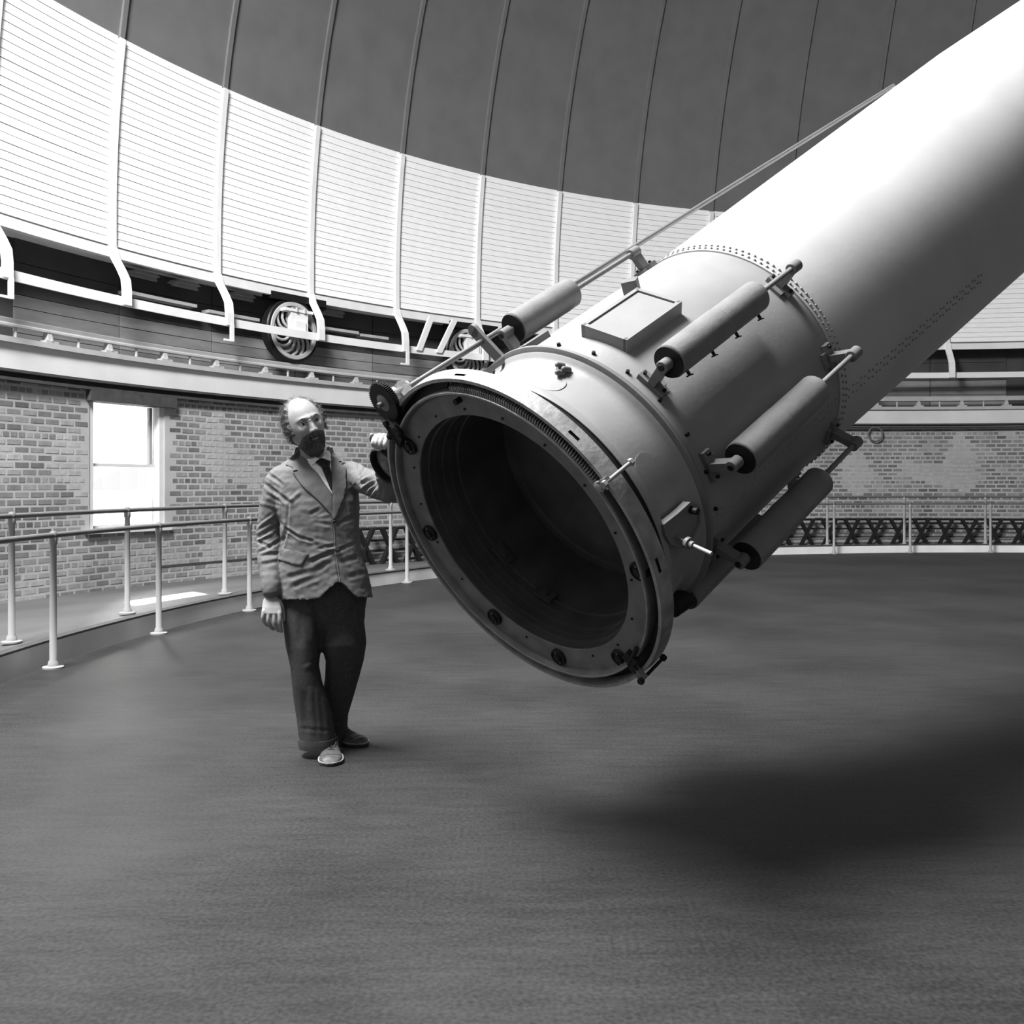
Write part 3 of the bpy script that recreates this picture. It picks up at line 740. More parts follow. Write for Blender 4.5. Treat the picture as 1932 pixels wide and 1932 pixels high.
def remesh(name, mb, voxel, smooth_it, parent=man, it_after=0):
    me = mb.mesh('tmp', []); o = bpy.data.objects.new('tmp', me); COL.objects.link(o)
    r = o.modifiers.new('r', 'REMESH'); r.mode = 'VOXEL'; r.voxel_size = voxel; r.use_smooth_shade = True
    s = o.modifiers.new('s', 'SMOOTH'); s.iterations = smooth_it; s.factor = .5
    dg = bpy.context.evaluated_depsgraph_get(); dg.update()
    out = bpy.data.meshes.new_from_object(o.evaluated_get(dg)); out.name = name
    bpy.data.objects.remove(o)
    return out
def coords(me):
    a = np.empty(len(me.vertices)*3); me.vertices.foreach_get('co', a); return a.reshape(-1, 3)
def normals(me):
    a = np.empty(len(me.vertices)*3); me.vertices.foreach_get('normal', a); return a.reshape(-1, 3)
def setco(me, a): me.vertices.foreach_set('co', a.ravel()); me.update()
def to_px(c):
    return 966+FPX*c[:, 0]/c[:, 1], HOR-FPX*(c[:, 2]-CAMZ)/c[:, 1]
def finish(name, me, mt, parent=man, label=None):
    me.materials.clear(); me.materials.append(mt); me.transform(mb0 if parent is man or parent is None else mb0)
    me.polygons.foreach_set('use_smooth', [True]*len(me.polygons)); me.update()
    return link(name, me, parent, None, label)
def mbuild(mb, name, mt, parent=man, smooth=True, angle=50, label=None):
    me = mb.mesh(name, mt, smooth, angle=angle); me.transform(mb0); return link(name, me, parent, None, label)

def creases(me, L, k=1.0, face=True):
    """folds: (x0,y0,x1,y1,width px,depth m); negative depth is a valley with soft ridges beside it"""
    c = coords(me); nn = normals(me); X_, Y_ = to_px(c)
    vis = np.clip(-(nn[:, 1])*1.6+.15, 0, 1) if face else 1.
    d = np.zeros(len(c))
    for x0, y0, x1, y1, wd, dp in L:
        ux, uy = x1-x0, y1-y0; l2 = ux*ux+uy*uy
        t = np.clip(((X_-x0)*ux+(Y_-y0)*uy)/l2, 0, 1)
        ex = X_-(x0+t*ux); ey = Y_-(y0+t*uy); q = np.sqrt(ex*ex+ey*ey)/wd
        fade = np.clip(np.minimum(t, 1-t)*5+.35, 0, 1)
        d += k*dp*fade*(np.exp(-q*q)-.45*np.exp(-((q-2.0)/.8)**2))
    setco(me, c+nn*(d*vis)[:, None])
def wobble(me, amp, scale, stretch=(1, 1, 1), seed=0):
    c = coords(me); nn = normals(me)
    d = np.array([noise.noise(Vector((p[0]*stretch[0]*scale+seed, p[1]*stretch[1]*scale, p[2]*stretch[2]*scale))) for p in c])
    setco(me, c+nn*(d*amp)[:, None])

# ---------------- head frame
HS = 1.17
Rh = Matrix.Rotation(math.radians(-23), 3, 'Y')@Matrix.Rotation(math.radians(27), 3, 'Z')@Matrix.Rotation(math.radians(4), 3, 'X')
hc_ = W(575, 803, 4.66)
def Hd(p): return hc_+Rh@(Vector(p)*HS)
def g(x, s): return math.exp(-(x/s)**2)
def head_pt(dx, dy, dz, off=0.):
    """dx right, dy back, dz up: direction on the unit sphere -> head surface"""
    a, b, c = .0765, .096, .1175
    if dz < 0: a *= 1-.30*abs(dz)**1.6; b *= 1-(.20*abs(dz)**1.3 if dy > 0 else .02*abs(dz))
    if dz > .2: a *= 1+.03*math.sin((dz-.2)*PI/.8)
    x, y, z = dx*a, dy*b, dz*c
    if dy < 0:
        f = -dy; ax = abs(x)
        y += .010*f**2*g(z-.005, .05)*g(x, .05)*0
        y += .013*f*g(ax-.031, .0155)*g(z-.001, .0125)               # sockets
        y -= .007*f*g(ax-.027, .022)*g(z-.021, .0075)                # brow ridge
        nz = z
        na = .0+(.006 if nz > -.004 else .006+.021*min(1, (-.004-nz)/.034))
        if nz < -.038: na *= max(0, 1-((-.038-nz)/.012)**2)
        if nz > .016: na *= max(0, 1-(nz-.016)/.02)
        wn_ = .0085+(.004*min(1, max(0, -nz/.04)))
        y -= na*g(x, wn_)*f                                          # nose
        y -= .011*g(ax-.0135, .0065)*g(z+.039, .0075)                # nostril wings
        y -= .006*g(ax-.041, .018)*g(z+.026, .018)                   # cheek bones
        y += .004*g(ax-.034, .014)*g(z+.056, .018)                   # hollow cheeks
        y -= .007*g(x, .022)*g(z+.064, .011)                         # mouth
        y += .0045*g(x, .020)*g(z+.0655, .0022)                      # parting of the lips
        y += .004*g(x, .022)*g(z+.080, .006)
        y -= .010*g(x, .022)*g(z+.101, .014)                         # chin
    d = Vector((dx, dy, dz)); p = Vector((x, y, z))
    if off: p = p+Vector((dx/.8, dy, dz/1.2)).normalized()*off
    return p
def head_grid(nu, nv, mask=None, offf=None):
    vs = []; fs = []
    for i in range(nv+1):
        th = PI*i/nv
        for j in range(nu):
            ph = 2*PI*j/nu; d = (math.sin(th)*math.cos(ph), math.sin(th)*math.sin(ph), math.cos(th))
            vs.append(head_pt(*d, off=offf(d) if offf else 0))
    for i in range(nv):
        for j in range(nu):
            q = (i*nu+j, (i+1)*nu+j, (i+1)*nu+(j+1) % nu, i*nu+(j+1) % nu); fs.append(q)
    return vs, fs

body = MB()
vs, fs = head_grid(128, 96); vs = [Hd(v) for v in vs]; body.add(vs, fs)
for sg in (-1, 1):        # ears
    earM = Rh@Matrix.Rotation(sg*math.radians(18), 3, 'Z')@Matrix.Rotation(math.radians(-10), 3, 'X')
    ec = Hd((sg*.079, .006, -.010))
    pts = [ec+earM@(Vector((sg*.006+sg*.004*math.sin(t), .017*math.sin(t)*(1 if math.cos(t) > -.3 else .6), .031*math.cos(t)))*HS) for t in [2*PI*q/22 for q in range(1, 16)]]
    body.tube(pts, [.0052*HS]*len(pts), 8)
    body.ball(ec+earM@Vector((sg*.001, .004, 0)), (.005*HS, .016*HS, .027*HS), 12, R=earM)
    body.ball(ec+earM@(Vector((sg*.004, -.004, -.030))*HS), (.006, .008, .011), 10)
# neck, trunk core
nb = W(590, 872, 4.76)
limb(body, [Hd((0, .022, -.045)), (Hd((0, .022, -.10))+nb)/2, nb, nb-Vector((0, 0, .1))], [.058, .058, .062, .09])
tc = lambda py, d=4.76: W(606, py, d)
body.loft([ell(tc(885), .13, .07), ell(tc(920), .15, .085), ell(tc(980), .15, .09), ell(tc(1040), .15, .095), ell(tc(1110), .13, .07), ell(tc(1160), .10, .06)])
limb(body, [W(535, 900, 4.76), W(515, 955, 4.76), W(509, 1005, 4.77), W(511, 1060, 4.70), W(513, 1122, 4.64)], [.05, .045, .042, .036, .027])
limb(body, [W(665, 900, 4.74), W(702, 915, 4.60), W(735, 922, 4.46), W(728, 890, 4.33), W(723, 855, 4.245), W(722, 843, 4.22)], [.05, .046, .042, .036, .028, .024])
limb(body, [W(572, 1110, 4.77), W(577, 1200, 4.72), W(582, 1280, 4.72), W(592, 1400, 4.74)], [.07, .06, .045, .032])
limb(body, [W(650, 1110, 4.80), W(648, 1210, 4.78), W(641, 1290, 4.87), W(633, 1395, 4.98)], [.07, .06, .045, .030])
# hanging right hand (left in the picture): back of the hand to the lens
def finger(mb, pts, r0, r1): 
    k_ = len(pts); limb(mb, pts, [r0+(r1-r0)*i/(k_-1) for i in range(k_)], 12)
d_ = 4.62
palm = MB()
def pr(px, py, d, ax, ay): return ell(W(px, py, d), ax, ay, 20, 2.6)
body.loft([pr(512, 1112, 4.64, .024, .019), pr(512, 1122, 4.64, .028, .019), pr(512, 1133, 4.63, .040, .018), pr(512.5, 1146, 4.615, .047, .017), pr(514, 1157, 4.605, .048, .015), pr(515, 1163, 4.61, .040, .011)])
fing = [((497.5, 1156), (496.5, 1166), (501, 1176), (506, 1180), .0),
        ((507, 1160), (506.5, 1172), (511, 1183), (516, 1187), .0),
        ((517.5, 1161), (518, 1175), (522, 1186), (526, 1190), .0),
        ((527, 1159), (528.5, 1172), (529.5, 1184), (531, 1191), .0)]
for a_, b_, c_, e_, _ in fing:
    finger(body, [W(a_[0], a_[1]-4, 4.605), W(a_[0], a_[1], 4.600), W(b_[0], b_[1], 4.597), W(c_[0], c_[1], 4.612), W(e_[0], e_[1], 4.632)], .0112, .0088)
finger(body, [W(526, 1134, 4.635), W(531.5, 1146, 4.64), W(534.5, 1158, 4.645), W(536, 1169, 4.645)], .0135, .0095)
# raised left hand closing over the top of the hand wheel
dh = 4.17
body.loft([ell(W(723, 847, 4.22), .026, .020, 20), ell(W(723, 838, 4.20), .036, .019, 20), ell(W(722, 829, 4.175), .042, .018, 20), ell(W(721, 822, 4.15), .040, .016, 20), ell(W(720, 818, 4.14), .030, .012, 20)])
for a_, b_, c_, e_ in (((709, 824), (705, 829), (703.5, 837), (706, 842)),
                       ((716, 821), (712, 828), (709.5, 838), (711, 845)),
                       ((724, 821), (720.5, 828), (717, 839), (717.5, 847)),
                       ((731, 823), (728.5, 830), (726, 840), (725.5, 846))):
    finger(body, [W(a_[0]+1, a_[1]+2, 4.14), W(a_[0], a_[1], 4.115), W(b_[0], b_[1], 4.085), W(c_[0], c_[1], 4.072), W(e_[0], e_[1], 4.088)], .0105, .0085)
finger(body, [W(712, 835, 4.19), W(705, 833, 4.17), W(700, 827, 4.15), W(701.5, 820, 4.14)], .0125, .009)
bme = remesh('body', body, .0034, 2)
bo = finish('body', bme, M['skin'])
bvh_body = BVHTree.FromPolygons([Vector(v) for v in (coords(bme)+np.array(man.location))], [tuple(p.vertices) for p in bme.polygons])

# eyes, lids, spectacles
for sg in (-1, 1):
    e = Vector((sg*.0305, -.0715, .001))
    m = MB(); m.ball(Hd(e), .0118*HS, 20, R=Rh); o = mbuild(m, 'eye', M['eyew'])
    look = Rh@Vector((.22, -1, .02)).normalized()
    m = MB(); c = Hd(e)+look*.0107*HS; m.rev(c, look, [(-.001, .0), (0, .0058*HS), (.0012, .0045*HS), (.0018, 0)], 18, cap=False); mbuild(m, 'iris', M['iris'], o)
    m = MB(); vs = []; nn_ = 16
    for i in range(6):
        th = math.radians(5+i*13.5)          # from the top down to just above the pupil
        for j in range(nn_+1):
            ph = PI*j/nn_; rr_ = .0128
            vs.append(Hd(e+Vector((rr_*math.sin(th)*math.cos(ph)*1.05, -rr_*math.sin(th)*math.sin(ph), rr_*math.cos(th)))))
    m.add(vs, [(i*(nn_+1)+j, (i+1)*(nn_+1)+j, (i+1)*(nn_+1)+j+1, i*(nn_+1)+j+1) for i in range(5) for j in range(nn_)])
    mbuild(m, 'eyelid', M['skin'])
    m = MB(); m.tube([Hd((sg*x, y-.002, z)) for x, y, z in ((.014, -.099, .0165), (.022, -.0985, .021), (.032, -.094, .0225), (.044, -.083, .018))], [.0022, .0035, .0035, .0018], 6); mbuild(m, 'eyebrow', M['hair'])
gl = MB()
for sg in (-1, 1): gl.tube([Hd((sg*.0305+.0175*math.cos(t), -.0985+.004*abs(math.cos(t)), -.0015+.0165*math.sin(t))) for t in [2*PI*q/28 for q in range(29)]], .0011, 6, cap=False)
gl.tube([Hd(p) for p in ((-.014, -.0985, .004), (-.006, -.105, .008), (.006, -.105, .008), (.014, -.0985, .004))], .0011, 6)
for sg in (-1, 1): gl.tube([Hd(p) for p in ((sg*.048, -.0955, .0), (sg*.072, -.06, .002), (sg*.0835, .0, .004))], .0009, 6)
sp = mbuild(gl, 'spectacles', M['rod'])
for sg in (-1, 1):
    m = MB(); c = Hd((sg*.0305, -.0975, -.0015)); m.rev(c, Rh@Vector((0, -1, 0)), [(0, .0165*HS), (.0006, .0165*HS)], 24); mbuild(m, 'lens', M['glass'], sp)

# hair and beard: shells on the scalp plus loose strands
def ss(a, b, x): t = min(1, max(0, (x-a)/(b-a))); return t*t*(3-2*t)
def hair_w(d):
    dx, dy, dz = d
    bald = ss(.74, .62, dy*-.70+dz*.714+abs(dx)*-.10)       # 1 away from the bald front dome
    top = ss(.96, .99, 0)
    side = ss(-.30, -.16, dz+(.10 if dy > .3 else 0)+max(0, dy)*.35)
    front = ss(-.46, -.34, dy-.10*dz)
    return bald*side*front
def beard_w(d):
    dx, dy, dz = d
    if dy > .25: return 0
    p = head_pt(dx, dy, dz); x, z = abs(p.x), p.z
    mous = g(z+.0555, .0085)*ss(.038, .030, x)*(1 if dy < -.3 else 0)
    chin = ss(-.070, -.082, z)*ss(.060, .044, x)*(1 if dy < 0 else 0)
    corner = ss(.016, .022, x)*ss(.046, .036, x)*ss(-.052, -.060, z)*(1 if dy < -.2 else 0)
    return min(1, max(mous*1.1, chin, corner))
def jaw_w(d):
    dx, dy, dz = d; p = head_pt(dx, dy, dz); x, z = abs(p.x), p.z
    return ss(-.040, -.058, z+.030*ss(.045, .060, x))*ss(.30, .12, dy)*ss(.022, .034, x)
def shell(name, wf, th, mt, nseed, nu=150, nv=110, thr=.12, rough=.0025, extra=None):
    vs = []; val = []
    for i in range(nv+1):
        t_ = PI*i/nv
        for j in range(nu):
            ph = 2*PI*j/nu; d = (math.sin(t_)*math.cos(ph), math.sin(t_)*math.sin(ph), math.cos(t_))
            w_ = wf(d); val.append(w_)
            o_ = -.002+w_*(th+(extra(d) if extra else 0))
            p = head_pt(*d, off=o_)
            nz = noise.noise(Vector(p)*70+Vector((nseed, 0, 0)))*rough*w_+noise.noise(Vector(p)*220+Vector((nseed, 5, 0)))*rough*.6*w_
            p = p+Vector(d)*nz; vs.append(Hd(p))
    fs = []
    for i in range(nv):
        for j in range(nu):
            q = (i*nu+j, (i+1)*nu+j, (i+1)*nu+(j+1) % nu, i*nu+(j+1) % nu)
            if max(val[k_] for k_ in q) > thr: fs.append(q)
    m = MB(); m.add(vs, fs)
    me = m.mesh(name, mt, True, angle=180)
    b = bmesh.new(); b.from_mesh(me); bmesh.ops.delete(b, geom=[v for v in b.verts if not v.link_faces], context='VERTS')
    b.to_mesh(me); b.free(); me.transform(mb0)
    return link(name, me, man)
def strands(o, wf, n, ln, th, down, seed, rad=.0006):
    rg = random.Random(seed); m = MB(); cnt = 0; tries = 0
    while cnt < n and tries < n*60:
        tries += 1
        z = rg.uniform(-1, 1); a = rg.uniform(0, 2*PI); r_ = math.sqrt(1-z*z); d = Vector((r_*math.cos(a), r_*math.sin(a), z))
        w_ = wf(tuple(d))
        if w_ < .3 or rg.random() > w_: continue
        p0 = head_pt(*d, off=th*w_*rg.uniform(.5, 1)); dn = Vector(d).normalized()
        t = Vector(down(d)); t = (t-dn*t.dot(dn)).normalized()
        t = (t+Vector((rg.gauss(0, .3), rg.gauss(0, .3), rg.gauss(0, .3)))).normalized()
        L_ = ln*rg.uniform(.5, 1.2); out = rg.uniform(.15, .6)
        pts = [p0, p0+t*L_*.5+dn*L_*out*.3, p0+t*L_+dn*L_*out*.2]
        m.tube([Hd(p) for p in pts], [rad, rad*.8, rad*.3], 3, cap=False); cnt += 1
    mbuild(m, 'strands', o.data.materials[0], o)['kind'] = 'stuff'
hair = shell('hair', hair_w, .010, M['hair'], 1, rough=.006, extra=lambda d: .006*ss(.1, .5, d[1])*ss(.6, .2, abs(d[2]-.2))); strands(hair, hair_w, 3200, .032, .012, lambda d: (0, .9, -.25), 4)
beard = shell('beard', beard_w, .008, M['beard'], 2, rough=.005, extra=lambda d: .012*ss(-.75, -.95, d[2])*(1 if d[1] < .1 else 0)+.004)
strands(beard, beard_w, 1300, .018, .010, lambda d: (0, -.25, -1), 8)
jawb = shell('side_beard', jaw_w, .007, M['stubble'], 3, rough=.003, thr=.2); strands(jawb, jaw_w, 800, .010, .004, lambda d: (0, -.2, -1), 9, .0005)

# ---------------- trousers
tr = MB()
def sec(l, r, py, d, ay, sq=2.3): return ell(W((l+r)/2, py, d), (r-l)/2/FPX*d, ay, 30, sq)
tr.loft([sec(533, 697, 1085, 4.77, .12), sec(531, 694, 1120, 4.77, .125), sec(532, 689, 1142, 4.77, .125), sec(535, 688, 1165, 4.77, .12), sec(540, 684, 1185, 4.77, .09)])
tr.loft([sec(533, 622, 1120, 4.75, .115), sec(535, 616, 1165, 4.735, .11), sec(540, 605, 1218, 4.72, .10), sec(549, 600.5, 1257, 4.71, .088), sec(552.5, 606, 1288, 4.71, .085), sec(556, 617, 1318, 4.715, .083), sec(560.5, 625, 1350, 4.72, .083), sec(565, 631, 1391, 4.72, .085), sec(567, 632, 1408, 4.72, .085)])
tr.loft([sec(600, 694, 1120, 4.79, .115), sec(604, 686, 1165, 4.78, .11), sec(606, 690, 1212, 4.77, .105), sec(615.5, 685.5, 1245, 4.80, .10), sec(614.5, 677, 1280, 4.83, .09), sec(606, 664, 1320, 4.88, .085), sec(612, 656, 1350, 4.92, .082), sec(610, 654, 1378, 4.96, .088), sec(609, 655, 1402, 4.97, .088)])
tme = remesh('trousers', tr, .0075, 3)
creases(tme, [(585, 1140, 590, 1210, 5, .006), (600, 1150, 603, 1215, 5, -.006), (570, 1150, 566, 1215, 6, -.005), (596, 1240, 590, 1262, 4, -.006), (575, 1260, 600, 1250, 4, .004),
              (585, 1300, 592, 1380, 4, .005), (573, 1310, 578, 1390, 4, -.004), (604, 1310, 612, 1390, 4, -.004), (672, 1200, 688, 1240, 4, -.007), (660, 1215, 676, 1250, 4, .005),
              (618, 1150, 640, 1175, 5, -.006), (680, 1130, 660, 1160, 5, -.006), (655, 1270, 640, 1360, 4, .004), (570, 1374, 622, 1379, 3, -.003)], .65)
wobble(tme, .006, 9, (1, 1, .35), 3)
trou = finish('trousers', tme, M['trouser'])
for (l, r, y0, y1, d) in ((566, 632, 1391, 1409, 4.72),):
    m = MB(); rings = []
    for py, o_ in ((y0, .001), (y0, .006), ((y0+y1)/2, .008), (y1, .006), (y1, -.004)): rings.append(ell(W((l+r)/2+(py-y0)*.06, py, d), (r-l)/2/FPX*d+o_, .083+o_, 36, 2.3))
    m.loft(rings, cap=False); mbuild(m, 'turn_up', M['trouser'], trou)
m = MB(); rings = [ell(W(632, py, 4.97), (651-613)/2/FPX*4.97+o_, .086+o_, 36, 2.3) for py, o_ in ((1383, .001), (1383, .006), (1392, .007), (1401, .006), (1401, -.004))]
m.loft(rings, cap=False); mbuild(m, 'turn_up', M['trouser'], trou)

# ---------------- shoes
def shoe(toe, ang, L_, bright):
    """toe point on the floor; ang = heading"""
    hd = Vector((math.sin(ang), -math.cos(ang), 0)); sd = Vector((math.cos(ang), math.sin(ang), 0)); up = Vector((0, 0, 1))
    at = lambda t, x, z: Vector((toe[0], toe[1], 0))-hd*(L_*(1-t))+sd*x+up*z       # t: 0 heel .. 1 toe
    wid = lambda t: (.035+.019*ss(.25, .68, t))*math.sqrt(max(0, 1-max(0, (t-.74)/.262)**2.4))*(math.sqrt(max(0, 1-max(0, (.13-t)/.135)**2)))+.0012
    hgt = lambda t: .102-.045*ss(.18, .56, t)-.016*ss(.56, .84, t)-.016*ss(.86, 1.0, t)
    m = MB(); rings = []
    for t in np.linspace(0.0, 1.0, 26):
        w_ = wid(t); h_ = hgt(t)*(1 if t < .9 else 1-.25*(t-.9)/.1); r_ = []
        for q in range(20):
            a = 2*PI*q/20; c_, s_ = math.cos(a), math.sin(a)
            r_.append(at(t, w_*c_*(1-.18*max(0, s_)*(1-ss(.5, .9, t)) ), .020+(h_-.020)*(max(0, s_)**.8) - (.004 if s_ < 0 else 0)))
        rings.append(r_)
    m.loft(rings); up_ = m
    o = mbuild(up_, 'shoe', M['shoe'])
    def slab(name, z0, z1, grow, mt, t0=0, t1=1):
        mm = MB(); ts = np.linspace(t0, t1, 24)
        ol = [(t, wid(t)+grow) for t in ts]
        top = [at(t+(grow/L_ if t > .99 else 0), w_, z1) for t, w_ in ol]+[at(t+(grow/L_ if t > .99 else 0), -w_, z1) for t, w_ in reversed(ol)]
        bot = [Vector((p.x, p.y, z0)) for p in top]; k_ = len(top)
        mm.add(top+bot, [tuple(range(k_)), tuple(k_+i for i in reversed(range(k_)))]+[(i, k_+i, k_+(i+1) % k_, (i+1) % k_) for i in range(k_)])
        return mbuild(mm, name, mt, o, smooth=False)
    slab('welt', .013, .0185, .0055, M['welt']); slab('sole', .003, .0135, .003, M['sole'], .0, 1.0); slab('heel', 0, .012, .003, M['sole'], 0, .28)
    # toe cap seam, facing and laces
    for t_ in (.80,):
        m = MB(); m.tube([at(t_-.03*abs(x)**2, x*wid(t_)*.98, .020+(hgt(t_)-.020)*(max(0, 1-x*x)**.4)+.001) for x in np.linspace(-1, 1, 15)], .0014, 5); mbuild(m, 'toe_seam', M['sole'], o)
    for q in range(4):
        t = .44+.065*q; m = MB(); z_ = hgt(t)
        m.tube([at(t, -.016, z_-.001), at(t+.012, 0, z_+.0035), at(t, .016, z_-.001)], .0018, 6); m.tube([at(t+.02, -.015, z_-.003), at(t, 0, z_+.0045), at(t+.02, .015, z_-.003)], .0016, 6)
        mbuild(m, 'lace', M['sole'], o)
    for sg in (-1, 1):
        m = MB(); m.tube([at(t, sg*(.010+.004*i_), hgt(t)-.0005) for i_, t in enumerate((.62, .55, .48, .41))], .0022, 6); mbuild(m, 'facing', M['shoe'], o)
    return o
shoe((-.862, 4.525), math.radians(9), .285, 1)
shoe((-.752, 4.880), math.radians(50), .285, 0)

# ---------------- jacket
jk = MB()
def jsec(l, r, py, d, ay, sq=2.5, n=40): return ell(W((l+r)/2, py, d), (r-l)/2/FPX*d, ay, n, sq)
torso = [jsec(572, 618, 852, 4.78, .060), jsec(556, 636, 862, 4.775, .075), jsec(535, 655, 873, 4.765, .088), jsec(518, 668, 888, 4.755, .103), jsec(514, 675, 910, 4.75, .118), jsec(520, 677, 945, 4.74, .128),
         jsec(529, 677, 985, 4.735, .130), jsec(532, 678, 1015, 4.735, .130), jsec(530, 684, 1045, 4.735, .133), jsec(527.5, 693, 1078, 4.735, .138)]
# hem follows a shaped line: cut away in the middle front
hem = []
base = jsec(526, 703, 1130, 4.735, .145)
for p in base:
    px_ = 966+FPX*p.x/p.y; front = p.y < 4.735
    py_ = 1131
    if front:
        if px_ < 641: py_ = 1133-34*ss(596, 641, px_)
        else: py_ = 1128-30*ss(676, 641, px_)
    else: py_ = 1128
    hem.append(W(px_, py_, p.y))
zc_ = max(p.z for p in hem)+.05
cap = [Vector(((p.x*.88+W(610, 0, 4.74).x*.12), p.y*.88+4.74*.12, p.z+.018)) for p in hem]
torso2 = torso+[hem, cap, [Vector((W(610, 0, 4.74).x, 4.74, zc_))+(p-Vector((W(610, 0, 4.74).x, 4.74, p.z)))*.1 for p in hem]]
jk.loft(torso2)
limb(jk, [W(545, 896, 4.76), W(526, 905, 4.755), W(519, 935, 4.75), W(513, 965, 4.755), W(509, 1000, 4.765), W(508, 1030, 4.74), W(510, 1065, 4.70), W(512, 1095, 4.66), W(512.5, 1115, 4.64)], [.060, .063, .064, .064, .066, .063, .058, .052, .047], 30)
limb(jk, [W(640, 888, 4.75), W(664, 893, 4.74), W(684, 905, 4.68), W(706, 914, 4.60), W(730, 921, 4.49), W(738, 918, 4.43), W(732, 899, 4.36), W(727, 877, 4.29), W(724, 862, 4.255)], [.050, .057, .061, .065, .066, .063, .056, .048, .043], 30)
jme = remesh('jacket', jk, .0048, 5)
Z7 = lambda L: [(470+a/4.6, 740+b/4.6, 470+c/4.6, 740+d/4.6, w_, dp) for a, b, c, d, w_, dp in L]
creases(jme, Z7([
    # right sleeve (left in the picture)
    (150, 700, 290, 800, 3, -.008), (130, 790, 340, 955, 3.2, -.009), (140, 880, 300, 960, 3, -.006), (90, 960, 260, 1010, 3, .005),
    (70, 1180, 210, 1070, 2.6, .009), (62, 1262, 270, 1140, 3, -.010), (66, 1290, 200, 1225, 2.4, .008), (75, 1400, 300, 1270, 3, -.010), (70, 1290, 190, 1350, 2.6, -.008),
    (90, 1420, 265, 1395, 2.6, -.008), (100, 1470, 250, 1440, 3, .006), (110, 1560, 240, 1540, 4, -.004), (300, 900, 340, 960, 4, -.010), (250, 1100, 320, 1210, 4, -.006),
    # seam between sleeve and body
    (345, 950, 330, 1180, 2.2, -.005), (325, 1190, 280, 1340, 3, -.010),
    # front of the jacket
    (350, 950, 435, 865, 3, .004), (380, 960, 460, 890, 3, -.003), (530, 1060, 610, 1015, 3, -.006), (580, 1085, 700, 1060, 3, .005), (560, 1130, 710, 1150, 3, -.005),
    (320, 1185, 440, 1262, 2.2, -.012), (440, 1262, 560, 1295, 2.4, -.008), (560, 1290, 700, 1320, 3, .005), (600, 1360, 738, 1330, 2.6, -.008), (640, 1345, 740, 1365, 2.4, .008),
    (520, 1470, 742, 1380, 3, -.013), (500, 1530, 720, 1440, 3.4, .006), (320, 1610, 520, 1560, 4, -.007), (370, 1690, 600, 1600, 4, -.008), (520, 1600, 680, 1480, 4, -.006),
    (420, 1200, 480, 1400, 5, .004), (760, 1380, 900, 1320, 3, -.006), (770, 1150, 900, 1080, 3.4, -.006), (780, 1480, 950, 1430, 4, -.006), (860, 1600, 1030, 1560, 4, -.006), (900, 1250, 960, 1200, 3, .005),
    # closing edge of the front
    (722, 1100, 742, 1200, 1.5, -.006), (742, 1200, 748, 1360, 1.5, -.006), (748, 1380, 785, 1650, 1.5, -.007),
    # left sleeve
    (945, 560, 960, 820, 2.4, -.008), (960, 725, 1010, 650, 2.4, -.012), (965, 800, 1120, 728, 2.6, -.014), (970, 770, 1090, 700, 2.2, .008), (980, 860, 1090, 785, 2.6, -.012), (985, 835, 1100, 755, 2.2, .008),
    (1030, 905, 1110, 800, 2.4, -.012), (1060, 910, 1120, 840, 2.4, .008), (960, 900, 1040, 850, 3, -.008), (1130, 940, 1160, 820, 3, -.006)]), .60)
wobble(jme, .0022, 38, (1, 1, 1.2), 21)
wobble(jme, .0035, 14, (1, 1, 1.5), 11)
jacket = finish('jacket', jme, M['cloth'])
jw = coords(jme)+np.array(man.location)
bvh_j = BVHTree.FromPolygons([Vector(v) for v in jw], [tuple(p.vertices) for p in jme.polygons])
camo = Vector((0, 0, CAMZ))
